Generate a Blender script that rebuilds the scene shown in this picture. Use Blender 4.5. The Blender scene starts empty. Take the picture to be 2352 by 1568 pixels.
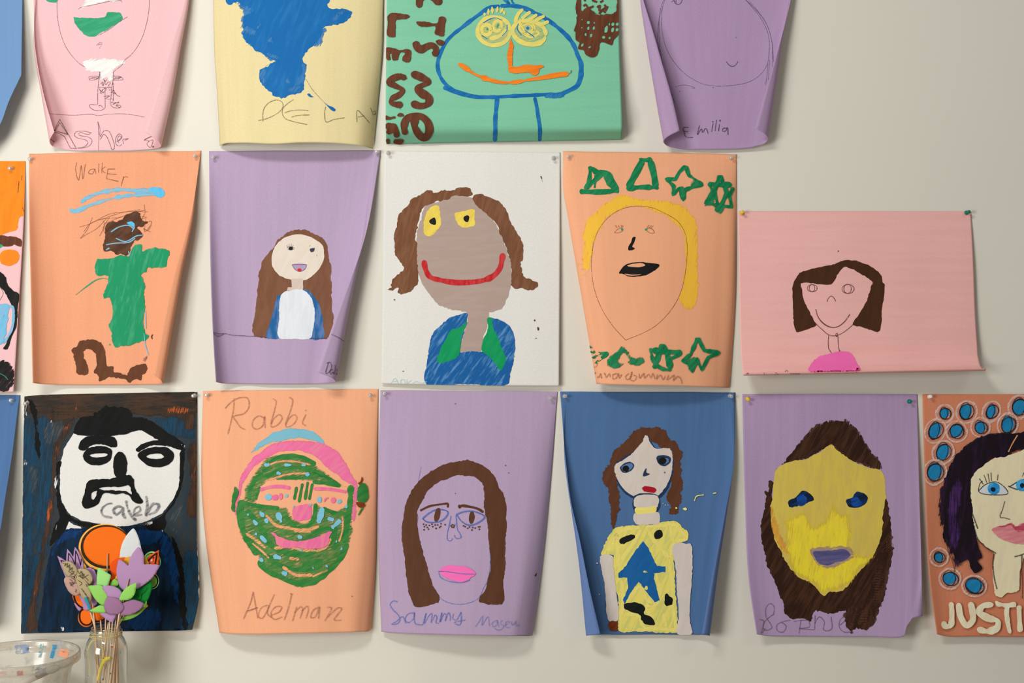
import bpy, bmesh, math, random
import numpy as np
from mathutils import Vector, Matrix
from mathutils.geometry import delaunay_2d_cdt

# ---------------------------------------------------------------- camera, world, light, exposure
SC = bpy.context.scene
COL = SC.collection
S = 0.0011            # metres per photo pixel on the wall plane
DW = 2900.0           # camera distance from the wall, in those units
CX, CY, Z0 = 1176.0, 784.0, 1.62

cam_d = bpy.data.cameras.new('camera')
cam = bpy.data.objects.new('camera', cam_d)
COL.objects.link(cam)
cam.location = (0, -DW * S, Z0)
cam.rotation_euler = (math.pi / 2, 0, 0)
cam_d.sensor_width = 36.0
cam_d.lens = 36.0 * DW / 2352.0
cam_d.clip_start = 0.05
SC.camera = cam

world = bpy.data.worlds.new('room_light')
SC.world = world
world.use_nodes = True
wb = world.node_tree.nodes['Background']
wb.inputs['Color'].default_value = (1.0, 0.985, 0.93, 1)
wb.inputs['Strength'].default_value = 0.125


def area(name, loc, aim, sx, sy, power, col):
    d = bpy.data.lights.new(name, 'AREA')
    d.shape = 'RECTANGLE'
    d.size, d.size_y, d.energy, d.color = sx, sy, power, col
    o = bpy.data.objects.new(name, d)
    COL.objects.link(o)
    o.location = loc
    o.rotation_euler = (Vector(aim) - Vector(loc)).to_track_quat('-Z', 'Y').to_euler()
    return o


area('window_daylight', (-2.6, -3.4, 1.6), (-0.2, 0.0, 1.5), 1.5, 1.4, 66, (0.985, 0.985, 0.975))
area('ceiling_lamp', (-1.1, -2.5, 3.5), (-0.3, 0.0, 1.3), 0.9, 0.35, 31, (0.99, 0.985, 0.95))
area('far_ceiling_lamp', (2.3, -2.5, 3.5), (0.6, 0.0, 1.3), 1.0, 0.5, 5, (1.0, 0.98, 0.90))

SC.view_settings.view_transform = 'Standard'
SC.view_settings.look = 'None'
SC.view_settings.gamma = 1.0
SC.view_settings.use_curve_mapping = False
SC.view_settings.exposure = 0.47


# ---------------------------------------------------------------- small helpers
def lin(c):
    return tuple(((v / 255.0) / 12.92 if v / 255.0 <= 0.04045 else ((v / 255.0 + 0.055) / 1.055) ** 2.4) for v in c)


def mul(c, k):
    return tuple(min(0.93, v * k) for v in c)


def P3(x, y, d):
    """photo pixel (x, y) at distance d (pixel units) in front of the wall -> world point"""
    k = (DW - d) / DW * S
    return ((x - CX) * k, -d * S, Z0 + (CY - y) * k)


def setp(o, label=None, cat=None, group=None, kind=None):
    if label: o['label'] = label
    if cat: o['category'] = cat
    if group: o['group'] = group
    if kind: o['kind'] = kind
    return o


def empty(name, loc, label, cat, group=None):
    o = bpy.data.objects.new(name, None)
    o.empty_display_size = 0.02
    COL.objects.link(o)
    o.location = loc
    return setp(o, label, cat, group)


def mesh_obj(name, verts, faces, mats, fmat=None, parent=None, smooth=True, uv=None, edge=None):
    me = bpy.data.meshes.new(name)
    me.from_pydata([tuple(map(float, v)) for v in verts], [], [tuple(map(int, f)) for f in faces])
    for m in mats:
        me.materials.append(m)
    if fmat is not None:
        me.polygons.foreach_set('material_index', np.asarray(fmat, dtype=np.int32))
    if smooth:
        me.polygons.foreach_set('use_smooth', np.ones(len(me.polygons), dtype=bool))
    if uv is not None:
        l = me.uv_layers.new(name='UVMap')
        li = np.empty(len(me.loops), dtype=np.int32)
        me.loops.foreach_get('vertex_index', li)
        l.data.foreach_set('uv', np.asarray(uv, dtype=np.float32)[li].ravel())
    if edge is not None:
        a = me.attributes.new('edge', 'FLOAT', 'POINT')
        a.data.foreach_set('value', np.asarray(edge, dtype=np.float32))
    me.update()
    o = bpy.data.objects.new(name, me)
    COL.objects.link(o)
    if parent is not None:
        o.parent = parent
        o.location = tuple(-c for c in parent.location)
    return o


# ---------------------------------------------------------------- materials
class NT:
    def __init__(self, name):
        self.m = bpy.data.materials.new(name)
        self.m.use_nodes = True
        self.t = self.m.node_tree
        self.b = self.t.nodes['Principled BSDF']
        self.out = self.t.nodes['Material Output']

    def n(self, typ, **kw):
        nd = self.t.nodes.new(typ)
        for k, v in kw.items():
            if k.startswith('_'):
                setattr(nd, k[1:], v)
            else:
                key = int(k[1:]) if k[0] == 'i' and k[1:].isdigit() else k
                if hasattr(v, 'links') or isinstance(v, bpy.types.NodeSocket):
                    self.t.links.new(v, nd.inputs[key])
                else:
                    nd.inputs[key].default_value = v
        return nd

    def link(self, a, b):
        self.t.links.new(a, b)

    def uv(self, rot, sx, sy):
        tc = self.n('ShaderNodeTexCoord')
        mp = self.n('ShaderNodeMapping')
        self.link(tc.outputs['UV'], mp.inputs['Vector'])
        mp.vector_type = 'TEXTURE'          # turn first, then stretch
        mp.inputs['Rotation'].default_value = (0, 0, math.radians(-rot))
        mp.inputs['Scale'].default_value = (1 / sx, 1 / sy, 1)
        return mp.outputs['Vector']

    def noise(self, vec, scale, detail=4, rough=0.6, dist=0.0):
        nd = self.n('ShaderNodeTexNoise', Scale=scale, Detail=detail, Roughness=rough, Distortion=dist)
        self.link(vec, nd.inputs['Vector'])
        return nd.outputs['Fac']

    def rng(self, v, a, b, c=0.0, d=1.0):
        nd = self.n('ShaderNodeMapRange')
        nd.interpolation_type = 'SMOOTHSTEP'
        self.link(v, nd.inputs['Value'])
        for k, x in zip(('From Min', 'From Max', 'To Min', 'To Max'), (a, b, c, d)):
            nd.inputs[k].default_value = x
        return nd.outputs['Result']

    def mix(self, f, a, b):
        nd = self.n('ShaderNodeMix')
        nd.data_type = 'RGBA'
        if isinstance(f, (int, float)): nd.inputs[0].default_value = f
        else: self.link(f, nd.inputs[0])
        for i, c in ((6, a), (7, b)):
            if isinstance(c, tuple): nd.inputs[i].default_value = (*c[:3], 1)
            else: self.link(c, nd.inputs[i])
        return nd.outputs[2]

    def bump(self, h, strength, dist=0.001):
        nd = self.n('ShaderNodeBump', Strength=strength, Distance=dist)
        self.link(h, nd.inputs['Height'])
        self.link(nd.outputs['Normal'], self.b.inputs['Normal'])


MATS = {}
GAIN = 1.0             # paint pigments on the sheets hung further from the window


def paper_mat(name, c, gain=1.0, bands=0.0, ang=0, back=None):
    """sugar paper: fibre flecks, faint roller bands"""
    q = NT(name)
    a = mul(lin(c), gain)
    f1 = q.noise(q.uv(0, 1, 1), 26, 3, 0.7)
    f2 = q.noise(q.uv(ang, 5.0, 0.22), 1.6, 3, 0.55)
    col = q.mix(q.rng(f1, 0.3, 0.7), mul(a, 0.955), mul(a, 1.035))
    if bands:
        col = q.mix(q.rng(f2, 0.34, 0.66), q.mix(bands, col, mul(a, 0.72)), q.mix(bands * 0.5, col, mul(a, 1.12)))
    if back:
        g = q.n('ShaderNodeNewGeometry')
        col = q.mix(g.outputs['Backfacing'], col, mul(lin(back), gain))
    q.link(col, q.b.inputs['Base Color'])
    q.b.inputs['Roughness'].default_value = 0.85
    q.b.inputs['Specular IOR Level'].default_value = 0.18
    q.bump(f1, 0.12, 0.0006)
    return q.m


def paint(name, c1, c2=None, ang=90, sc=1.0, st=9.0, amt=0.75, dry=0.0, soft=0.07, alpha=1.0, gain=1.0, gloss=0.5, ew=0.16, lo=0.4, hi=0.62):
    """poster paint: streaks of a second tone along the brush direction; dry > 0 leaves gaps and broken edges"""
    if name in MATS: return MATS[name]
    q = NT(name)
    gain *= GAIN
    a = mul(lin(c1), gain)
    b = mul(lin(c2), gain) if c2 else mul(a, 1.18)
    # the streaks run along `ang` (degrees from horizontal)
    n1 = q.noise(q.uv(ang, 0.9 * sc, st * sc), 1.7, 5, 0.62, 0.35)
    n2 = q.noise(q.uv(ang, 1.0 * sc, st * 2.2 * sc), 3.1, 4, 0.65, 0.2)
    f = q.rng(n1, lo, hi, 0.0, amt * 0.9)
    q.link(q.mix(f, a, b), q.b.inputs['Base Color'])
    q.b.inputs['Roughness'].default_value = max(gloss, 0.62)
    q.b.inputs['Specular IOR Level'].default_value = 0.10
    q.bump(n2, 0.15, 0.0005)
    if dry > 0 or alpha < 1:
        at = q.n('ShaderNodeAttribute', _attribute_name='edge')
        e = q.n('ShaderNodeMath', _operation='MULTIPLY_ADD', i1=ew, i2=-ew)
        q.link(at.outputs['Fac'], e.inputs[0])
        s = q.n('ShaderNodeMath', _operation='ADD')
        q.link(n2, s.inputs[0]); q.link(e.outputs[0], s.inputs[1])
        al = q.rng(s.outputs[0], dry - soft, dry + soft, 0.0, alpha)
        q.link(al, q.b.inputs['Alpha'])
    MATS[name] = q.m
    return q.m


def pencil(name, c, alpha=0.75, gain=1.0, grain=0.42):
    """graphite or crayon: grainy, catches the tooth of the paper"""
    if name in MATS: return MATS[name]
    q = NT(name)
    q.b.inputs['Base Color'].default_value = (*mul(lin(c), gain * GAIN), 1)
    q.b.inputs['Roughness'].default_value = 0.7
    n = q.noise(q.uv(0, 1, 1), 38, 2, 0.6)
    q.link(q.rng(n, grain - 0.14, grain + 0.12, 0.10, alpha * 0.85), q.b.inputs['Alpha'])
    MATS[name] = q.m
    return q.m


def plain(name, c, rough=0.5, gain=1.0, metallic=0.0, spec=0.4, var=0.06):
    if name in MATS: return MATS[name]
    q = NT(name)
    a = mul(lin(c), gain)
    tc = q.n('ShaderNodeTexCoord')
    n = q.noise(tc.outputs['Object'], 60, 3)
    q.link(q.mix(n, mul(a, 1 - var), mul(a, 1 + var)), q.b.inputs['Base Color'])
    q.b.inputs['Roughness'].default_value = rough
    q.b.inputs['Metallic'].default_value = metallic
    q.b.inputs['Specular IOR Level'].default_value = spec
    MATS[name] = q.m
    return q.m


# ---------------------------------------------------------------- curves in 2D
def arr(p):
    return np.asarray(p, dtype=float).reshape(-1, 2)


def catmull(p, closed, step):
    n = len(p)
    if n < 3 and not closed:
        return resample(p, step)
    out = []
    for i in range(n if closed else n - 1):
        if closed:
            a, b, c, d = p[(i - 1) % n], p[i], p[(i + 1) % n], p[(i + 2) % n]
        else:
            b, c = p[i], p[i + 1]
            a = p[i - 1] if i else 2 * b - c
            d = p[i + 2] if i + 2 < n else 2 * c - b
        L = np.linalg.norm(c - b)
        # centripetal tangents keep uneven spacing from looping
        t1, t2, t3 = (max(np.linalg.norm(q), 1e-6) ** 0.5 for q in (b - a, c - b, d - c))
        m1 = ((b - a) / t1 - (c - a) / (t1 + t2) + (c - b) / t2) * t2
        m2 = ((c - b) / t2 - (d - b) / (t2 + t3) + (d - c) / t3) * t2
        k = max(1, int(math.ceil(L / step)))
        t = np.linspace(0, 1, k, endpoint=False)[:, None]
        out.append((2 * t**3 - 3 * t**2 + 1) * b + (t**3 - 2 * t**2 + t) * m1 + (-2 * t**3 + 3 * t**2) * c + (t**3 - t**2) * m2)
    r = np.vstack(out)
    return r if closed else np.vstack([r, p[-1:]])


def resample(p, step, closed=False):
    q = np.vstack([p, p[:1]]) if closed else p
    out = []
    for a, b in zip(q[:-1], q[1:]):
        k = max(1, int(math.ceil(np.linalg.norm(b - a) / step)))
        out.append(a + (b - a) * np.linspace(0, 1, k, endpoint=False)[:, None])
    r = np.vstack(out)
    return r if closed else np.vstack([r, q[-1:]])


def wobble(n, rng, corr):
    k = max(4, int(n / max(corr, 1)))
    a = rng.normal(size=k)
    x = np.arange(n) * k / n
    i = x.astype(int)
    f = x - i
    f = f * f * (3 - 2 * f)
    return a[i % k] * (1 - f) + a[(i + 1) % k] * f


def tidy(p):
    keep = np.linalg.norm(p - np.roll(p, 1, axis=0), axis=1) > 0.05
    return p[keep]


def inside(pts, poly):
    x, y = pts[:, 0], pts[:, 1]
    r = np.zeros(len(pts), dtype=bool)
    x0, y0 = poly[:, 0], poly[:, 1]
    x1, y1 = np.roll(x0, -1), np.roll(y0, -1)
    for a, b, c, d in zip(x0, y0, x1, y1):
        if b == d: continue
        m = ((b > y) != (d > y)) & (x < (c - a) * (y - b) / (d - b) + a)
        r ^= m
    return r


def seg_dist(pts, loops):
    """distance of each point to the nearest outline vertex (outline is densely sampled)"""
    L = np.vstack(loops)
    out = np.empty(len(pts))
    for i in range(0, len(pts), 2000):
        q = pts[i:i + 2000]
        out[i:i + 2000] = np.sqrt(((q[:, None, :] - L[None]) ** 2).sum(2)).min(1)
    return out


def triangulate(loops, cell, feather=0):
    pts = [tidy(l) for l in loops if len(l) > 2]
    V, E, n = [], [], 0
    for l in pts:
        k = len(l)
        V.append(l)
        E += [(n + i, n + (i + 1) % k) for i in range(k)]
        n += k
    mn, mx = pts[0].min(0), pts[0].max(0)
    gx, gy = np.meshgrid(np.arange(mn[0] + cell * .5, mx[0], cell), np.arange(mn[1] + cell * .5, mx[1], cell))
    g = np.column_stack([gx.ravel(), gy.ravel()])
    if len(g):
        ok = inside(g, pts[0])
        for l in pts[1:]: ok &= ~inside(g, l)
        g = g[ok]
    if len(g):
        g = g[seg_dist(g, pts) > cell * 0.35]
    A = np.vstack(V + ([g] if len(g) else []))
    r = delaunay_2d_cdt([Vector(p) for p in A], E, [], 0, 1e-4)
    v2 = np.array([tuple(p) for p in r[0]])
    f = np.array([list(t) for t in r[2] if len(t) == 3], dtype=int).reshape(-1, 3)
    if len(f):
        c = v2[f].mean(1)
        ok = inside(c, pts[0])
        for l in pts[1:]: ok &= ~inside(c, l)
        f = f[ok]
        used = np.unique(f)
        m = np.zeros(len(v2), dtype=int); m[used] = np.arange(len(used))
        v2, f = v2[used], m[f]
    return v2, f, pts


# ---------------------------------------------------------------- sheets of paper
def hermite(knots, vals, t):
    """vals[k, ...] at knots -> values at t (finite difference tangents)"""
    k = len(knots)
    m = np.empty_like(vals)
    for i in range(k):
        if i == 0: m[i] = (vals[1] - vals[0]) / (knots[1] - knots[0])
        elif i == k - 1: m[i] = (vals[-1] - vals[-2]) / (knots[-1] - knots[-2])
        else:
            h0, h1 = knots[i] - knots[i - 1], knots[i + 1] - knots[i]
            m[i] = ((vals[i] - vals[i - 1]) / h0 * h1 + (vals[i + 1] - vals[i]) / h1 * h0) / (h0 + h1)
    out = []
    for x in t:
        i = int(min(max(np.searchsorted(knots, x) - 1, 0), k - 2))
        h = knots[i + 1] - knots[i]
        s = (x - knots[i]) / h
        out.append((2*s**3-3*s**2+1)*vals[i] + (s**3-2*s**2+s)*h*m[i] + (-2*s**3+3*s**2)*vals[i+1] + (s**3-s**2)*h*m[i+1])
    return np.array(out)


LAYER0, LSTEP = 0.32, 0.09      # pixel units: paint lies on the paper in thin coats


class Sheet:
    def __init__(self, name, label, mat, rails, T=(0, 0, 1), main=None, cell=4.0, cat='painting', ripple=0.8, seed=1, group=None):
        self.T, self.rng = T, np.random.default_rng(seed)
        R = []
        NV = 0
        for r in rails:
            r = np.array(r, dtype=float).reshape(-1, 3)
            c = np.concatenate([[0], np.cumsum(np.linalg.norm(np.diff(r[:, :2], axis=0), axis=1))])
            NV = max(NV, c[-1])
            R.append((c / c[-1], r))
        nv = int(NV / cell) + 2
        v = np.linspace(0, 1, nv)
        Q = np.array([hermite(c, r, v) for c, r in R])          # rails x nv x 3
        lo, hi = main if main else (0, len(rails) - 1)

        def arc(ext, nb, fx_, fy_, fd_):
            return np.column_stack([ext[:, 0] + fx_ * (nb[:, 0] - ext[:, 0]), ext[:, 1] + fy_ * (nb[:, 1] - ext[:, 1]), ext[:, 2] + fd_ * (nb[:, 2] - ext[:, 2])])

        Q = list(Q)
        if hi < len(Q) - 1:
            Q = Q[:hi] + [arc(Q[hi], Q[hi - 1], .18, .5, .55), Q[hi], arc(Q[hi], Q[hi + 1], .20, .38, .62)] + Q[hi + 1:]
            hi += 1
        if lo > 0:
            Q = Q[:lo] + [arc(Q[lo], Q[lo - 1], .20, .38, .62), Q[lo], arc(Q[lo], Q[lo + 1], .18, .5, .55)] + Q[lo + 1:]
            lo += 1
            hi += 2
        Q = np.array(Q)
        gaps = np.array([np.linalg.norm(Q[i + 1] - Q[i], axis=1).mean() for i in range(len(Q) - 1)])
        U = np.concatenate([[0], np.cumsum(gaps)])
        nu = int(U[-1] / cell) + 2
        # keep every rail as a grid column
        us = np.unique(np.concatenate([np.linspace(0, U[-1], nu)]))
        G = hermite(U, Q, us)                                    # nu x nv x 3
        # slow ripples of a sheet that was once rolled
        ph = self.rng.uniform(0, 6.28, 6)
        xx, yy = G[..., 0], G[..., 1]
        w = ripple * (np.sin(xx / 23 + ph[0] + yy / 160) * 0.45 + np.sin(xx / 51 + ph[1] - yy / 130) * 0.8 + np.sin(yy / 58 + ph[2] + xx / 120) * 0.7 + np.sin(yy / 27 + ph[3] - xx / 60) * 0.25)
        G[..., 2] = np.maximum(G[..., 2] + w * np.clip((G[..., 2] - 1.5) / 6.0, 0.0, 1.0), 0.9)
        self.G, self.U, self.us = G, U, us
        self.ranges = {'main': (U[lo], U[hi])}
        if hi < len(Q) - 1: self.ranges['right'] = (U[hi], U[-1])
        if lo > 0: self.ranges['left'] = (0, U[lo])
        self.region = 'main'
        k = (DW - G[..., 2]) / DW * S
        W = np.stack([(G[..., 0] - CX) * k, -G[..., 2] * S, Z0 + (CY - G[..., 1]) * k], -1)
        self.W = W
        nu, nv = G.shape[:2]
        idx = np.arange(nu * nv).reshape(nu, nv)
        f = np.stack([idx[:-1, :-1], idx[:-1, 1:], idx[1:, 1:], idx[1:, :-1]], -1).reshape(-1, 4)
        base = W[nu // 2, 0]
        self.root = empty(name, tuple(base), label, cat, group)
        uvp = np.stack([np.broadcast_to(us[:, None] / 100, (nu, nv)), np.broadcast_to(v[None] * NV / 100, (nu, nv))], -1).reshape(-1, 2)
        self.paper = mesh_obj('paper', W.reshape(-1, 3), f, mat if isinstance(mat, list) else [mat], parent=self.root, uv=uvp)
        sol = self.paper.modifiers.new('thickness', 'SOLIDIFY')
        sol.thickness = 0.00035
        sol.offset = -1
        sol.material_offset = 1 if isinstance(mat, list) else 0
        self.layer = 0
        self.cur = None

    # ---- inverse of the sheet: photo pixel -> point on the paper
    def locate(self, xy):
        a, b = self.ranges[self.region]
        us = self.us
        i0 = max(0, int(np.searchsorted(us, a - 1e-6)))
        i1 = min(len(us) - 1, int(np.searchsorted(us, b + 1e-6)))
        G = self.G[i0:i1 + 1]
        nu, nv = G.shape[:2]
        cs = 3
        sub = G[::cs, ::cs, :2]
        flat = sub.reshape(-1, 2)
        w = np.empty(len(xy), dtype=int)
        for i in range(0, len(xy), 1500):
            q = xy[i:i + 1500]
            w[i:i + 1500] = ((q[:, None] - flat[None]) ** 2).sum(2).argmin(1)
        u = (w // sub.shape[1] * cs).astype(float)
        v = (w % sub.shape[1] * cs).astype(float)
        for it in range(9):
            P, du, dv = self.bil(G, u, v)
            r = xy - P[:, :2]
            det = du[:, 0] * dv[:, 1] - du[:, 1] * dv[:, 0]
            det = np.where(np.abs(det) < 0.4, 0.4 * np.where(det < 0, -1, 1), det)
            su = (r[:, 0] * dv[:, 1] - r[:, 1] * dv[:, 0]) / det
            sv = (du[:, 0] * r[:, 1] - du[:, 1] * r[:, 0]) / det
            u = np.clip(u + np.clip(su, -4, 4), 0, nu - 1)
            v = np.clip(v + np.clip(sv, -4, 4), 0, nv - 1)
        P, du, dv = self.bil(self.W[i0:i1 + 1], u, v)
        n = np.cross(du, dv)
        n /= np.maximum(np.linalg.norm(n, axis=1), 1e-12)[:, None]
        view = np.array([0, -DW * S, Z0]) - P
        n *= np.where((n * view).sum(1) < 0, -1, 1)[:, None]
        return P, n

    @staticmethod
    def bil(G, u, v):
        nu, nv = G.shape[:2]
        i = np.clip(u.astype(int), 0, nu - 2); j = np.clip(v.astype(int), 0, nv - 2)
        a = (u - i)[:, None]; b = (v - j)[:, None]
        p00, p10, p01, p11 = G[i, j], G[i + 1, j], G[i, j + 1], G[i + 1, j + 1]
        P = p00*(1-a)*(1-b) + p10*a*(1-b) + p01*(1-a)*b + p11*a*b
        return P, (p10-p00)*(1-b) + (p11-p01)*b, (p01-p00)*(1-a) + (p11-p10)*a

    # ---- drawing
    def px(self, p):
        return arr(p) / self.T[2] + np.array(self.T[:2])

    def part(self, name, label=None, parent=None, region='main', split=False):
        self.flush()
        self.split = split
        self.pending = [] if name == 'lettering' else None
        self.cur = dict(name=name, label=label, V=[], F=[], M=[], U=[], E=[], mats=[], n=0, parent=parent)
        self.region = region
        self.layer += 1
        return self

    def add(self, v2, f, mat, edge):
        c = self.cur
        if self.pending is not None:
            self.pending.append((v2, f, mat, edge))
            return
        if mat not in c['mats']:
            if c['mats']: self.layer += 1
            c['mats'].append(mat)
        P, n = self.locate(v2)
        P = P + n * ((LAYER0 + LSTEP * self.layer) * S)
        # keep faces turned to the viewer
        if len(f):
            a, b, d = P[f[:, 0]], P[f[:, 1]], P[f[:, 2]]
            nn = np.cross(b - a, d - a)
            flip = (nn * n[f[:, 0]]).sum(1) < 0
            f = f.copy()
            f[flip] = f[flip][:, ::-1]
        c['V'].append(P); c['F'].append(f + c['n']); c['n'] += len(P)
        c['M'].append(np.full(len(f), c['mats'].index(mat)))
        c['U'].append(v2 / 100); c['E'].append(edge)
        if self.split:
            keep = dict(c, V=[], F=[], M=[], U=[], E=[], mats=[], n=0)
            self.flush()
            self.cur = keep
            self.layer += 0.15

    def sub(self, name, label=None, split=False):
        """a piece of the part just drawn (a pupil in an eye)"""
        r = self.region
        o = self.flush()
        return self.part(name, label, o, r, split)

    def f(self, mat, p, h=(), j=1.0, sm=1, fe=4.0, cell=6.0, corr=2.2):
        """a filled patch of paint with outline p (and holes h)"""
        loops = []
        for l in [p] + list(h):
            q = self.px(l)
            q = catmull(q, True, 2.2) if sm else resample(q, 2.2, True)
            if j:
                t = np.roll(q, -1, 0) - np.roll(q, 1, 0)
                t /= np.maximum(np.linalg.norm(t, axis=1), 1e-6)[:, None]
                nn = np.column_stack([-t[:, 1], t[:, 0]])
                q = q + nn * (wobble(len(q), self.rng, corr) * 0.45 * j + wobble(len(q), self.rng, 7) * 0.5 * j)[:, None]
            loops.append(q)
        v2, f, lp = triangulate(loops, cell)
        if not len(f): return self
        e = np.clip(seg_dist(v2, lp) / fe, 0, 1)
        self.add(v2, f, mat, e)
        return self

    def k(self, mat, w, p, sm=1, tp=0.0, j=0.12, closed=False, step=2.0):
        """a stroke of width w (photo pixels) along p; tp tapers the ends"""
        q = self.px(p)
        q = (catmull(q, closed, step) if sm and len(q) > 2 else resample(q, step, closed))
        if closed: q = np.vstack([q, q[:1]])
        n = len(q)
        if n < 2: return self
        t = np.gradient(q, axis=0)
        t /= np.maximum(np.linalg.norm(t, axis=1), 1e-6)[:, None]
        nn = np.column_stack([-t[:, 1], t[:, 0]])
        s = np.linspace(0, 1, n)
        ww = (w if w > 3 else w * 0.88) * 0.5 * (1 + j * wobble(n, self.rng, 6))
        if tp: ww = ww * np.clip(np.minimum(s, 1 - s) / tp, 0.15, 1) ** 0.6
        elif w > 5 and not closed:   # round ends
            L = np.concatenate([[0], np.cumsum(np.linalg.norm(np.diff(q, axis=0), axis=1))])
            d = np.minimum(L, L[-1] - L) / (w * 0.5)
            ww = ww * np.sqrt(np.clip(1 - (1 - np.clip(d, 0.02, 1)) ** 2, 0.03, 1))
        rows = [q + nn * (ww * m)[:, None] for m in ((-1, -.5, .5, 1) if w > 4 else (-1, 1))]
        e = [0, 1, 1, 0] if w > 4 else [1, 1]
        K = len(rows)
        V = np.stack(rows, 1).reshape(-1, 2)
        i = np.arange(n - 1)[:, None] * K + np.arange(K - 1)[None]
        i = i.ravel()
        f = np.vstack([np.column_stack([i, i + 1, i + K]), np.column_stack([i + 1, i + K + 1, i + K])])
        self.add(V, f, mat, np.tile(np.array(e, float), n))
        return self

    def ks(self, mat, w, *ps, **kw):
        for p in ps: self.k(mat, w, p, **kw)
        return self

    def el(self, mat, cx, cy, rx, ry, rot=0, j=0.6, h=None, **kw):
        a = np.linspace(0, 2 * math.pi, 18, endpoint=False)
        c, s = math.cos(math.radians(rot)), math.sin(math.radians(rot))
        ring = lambda x, y: np.column_stack([cx + x * np.cos(a) * c - y * np.sin(a) * s, cy + x * np.cos(a) * s + y * np.sin(a) * c])
        return self.f(mat, ring(rx, ry), h=[ring(*h)] if h else (), j=j, **kw)

    def ring(self, mat, w, cx, cy, rx, ry, rot=0, turns=1.05, a0=0, **kw):
        a = np.linspace(a0, a0 + 2 * math.pi * turns, int(20 * turns))
        c, s = math.cos(math.radians(rot)), math.sin(math.radians(rot))
        g = 1 + 0.05 * np.sin(a * 0.5 + a0)
        x, y = rx * np.cos(a) * g, ry * np.sin(a) * g
        return self.k(mat, w, np.column_stack([cx + x * c - y * s, cy + x * s + y * c]), **kw)

    def scribble(self, mat, w, p, n, seed=0):
        """n loose marks jittered about polyline p"""
        q = arr(p)
        for i in range(n):
            self.k(mat, w, q + self.rng.normal(size=q.shape) * 6, sm=1)
        return self

    def letters(self):
        """strokes whose boxes touch make one letter; each letter is a part of its own"""
        items, reg = self.pending, self.region
        self.pending, self.cur = None, None
        bx = [(v.min(0) - .3, v.max(0) + .3) for v, *_ in items]
        grp = list(range(len(items)))
        for a in range(len(items)):
            for b in range(a):
                if (bx[a][0] < bx[b][1]).all() and (bx[b][0] < bx[a][1]).all():
                    ga, gb = grp[a], grp[b]
                    grp = [gb if g == ga else g for g in grp]
        layer = self.layer
        for g in sorted(set(grp)):
            self.layer = layer
            self.part('letter', region=reg)
            for i, it in enumerate(items):
                if grp[i] == g: self.add(*it)
            self.flush()

    def flush(self):
        if getattr(self, 'pending', None) is not None:
            return self.letters()
        c = self.cur
        self.cur = None
        if not c or not c['V']: return None
        o = mesh_obj(c['name'], np.vstack(c['V']), np.vstack(c['F']), c['mats'], np.concatenate(c['M']),
                     parent=self.root, uv=np.vstack(c['U']), edge=np.concatenate(c['E']))
        if c['parent'] is not None:
            o.parent = c['parent']
            o.location = (0, 0, 0)
        if c['label']: o['label'] = c['label']
        self.last = o
        return o
# ---------------------------------------------------------------- the wall
def build_wall():
    q = NT('wall_paint')
    tc = q.n('ShaderNodeTexCoord')
    n1 = q.noise(tc.outputs['Object'], 420, 3, 0.6)
    n2 = q.noise(tc.outputs['Object'], 1.6, 3)
    a = lin((228, 223, 210))
    q.link(q.mix(n2, mul(a, 0.97), mul(a, 1.02)), q.b.inputs['Base Color'])
    q.b.inputs['Roughness'].default_value = 0.7
    q.b.inputs['Specular IOR Level'].default_value = 0.2
    q.bump(n1, 0.10, 0.0012)
    bm = bmesh.new()
    bmesh.ops.create_cube(bm, size=1)
    bmesh.ops.scale(bm, vec=(6.4, 0.1, 3.0), verts=bm.verts)
    bmesh.ops.translate(bm, vec=(0, 0.05, 1.5), verts=bm.verts)
    me = bpy.data.meshes.new('wall_back')
    bm.to_mesh(me); bm.free()
    me.materials.append(q.m)
    o = bpy.data.objects.new('wall_back', me)
    COL.objects.link(o)
    setp(o, kind='structure')


build_wall()

# ---------------------------------------------------------------- paper and paint colours
PINK = paper_mat('pink_paper', (236, 190, 193), 1.0, 0.05)
PINK2 = paper_mat('rose_paper', (247, 187, 181), 1.0, 0.12, 90)
ORANGE = paper_mat('orange_paper', (236, 163, 124), 1.0, 0.10, 0)
ORANGE_B = paper_mat('bright_orange_paper', (251, 175, 134), 1.0, 0.10, 0)
PURPLE = paper_mat('purple_paper', (184, 160, 190), 1.0, 0.11, 0)
YELLOW = paper_mat('yellow_paper', (229, 212, 160), 1.0, 0.10, 0)
GREEN = paper_mat('green_paper', (128, 197, 163), 1.0, 0.12, 90)
BLUE = paper_mat('blue_paper', (80, 115, 162), 1.0, 0.20, 0)
BLUE_BACK = paper_mat('blue_paper_back', (104, 130, 182), 1.0, 0.06, 0)
PALEBLUE = paper_mat('pale_blue_paper', (112, 148, 192), 1.0, 0.08, 0)
WHITE = paper_mat('white_paper', (230, 227, 221), 1.0, 0.03)
BROWNP = paper_mat('brown_paper', (216, 136, 102), 1.0, 0.12, 0)

# ================================================================ top row
# pale blue sheet cut by the frame
sh = Sheet('painting', 'plain pale blue paper at the top left edge of the wall', PALEBLUE, [
    [-340, -330, 2, -340, 0, 10, -330, 330, 30],
    [-150, -330, 4, -150, 0, 14, -140, 345, 40],
    [-60, -330, 4, -55, 0, 14, -45, 337, 52],
    [-10, -330, 4, -6, 0, 14, 0, 286, 56],
    [25, -330, 3, 24, 0, 12, 21, 231, 52],
    [54, -330, 2, 51.5, 0, 14, 49, 172, 44]], seed=2)

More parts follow.
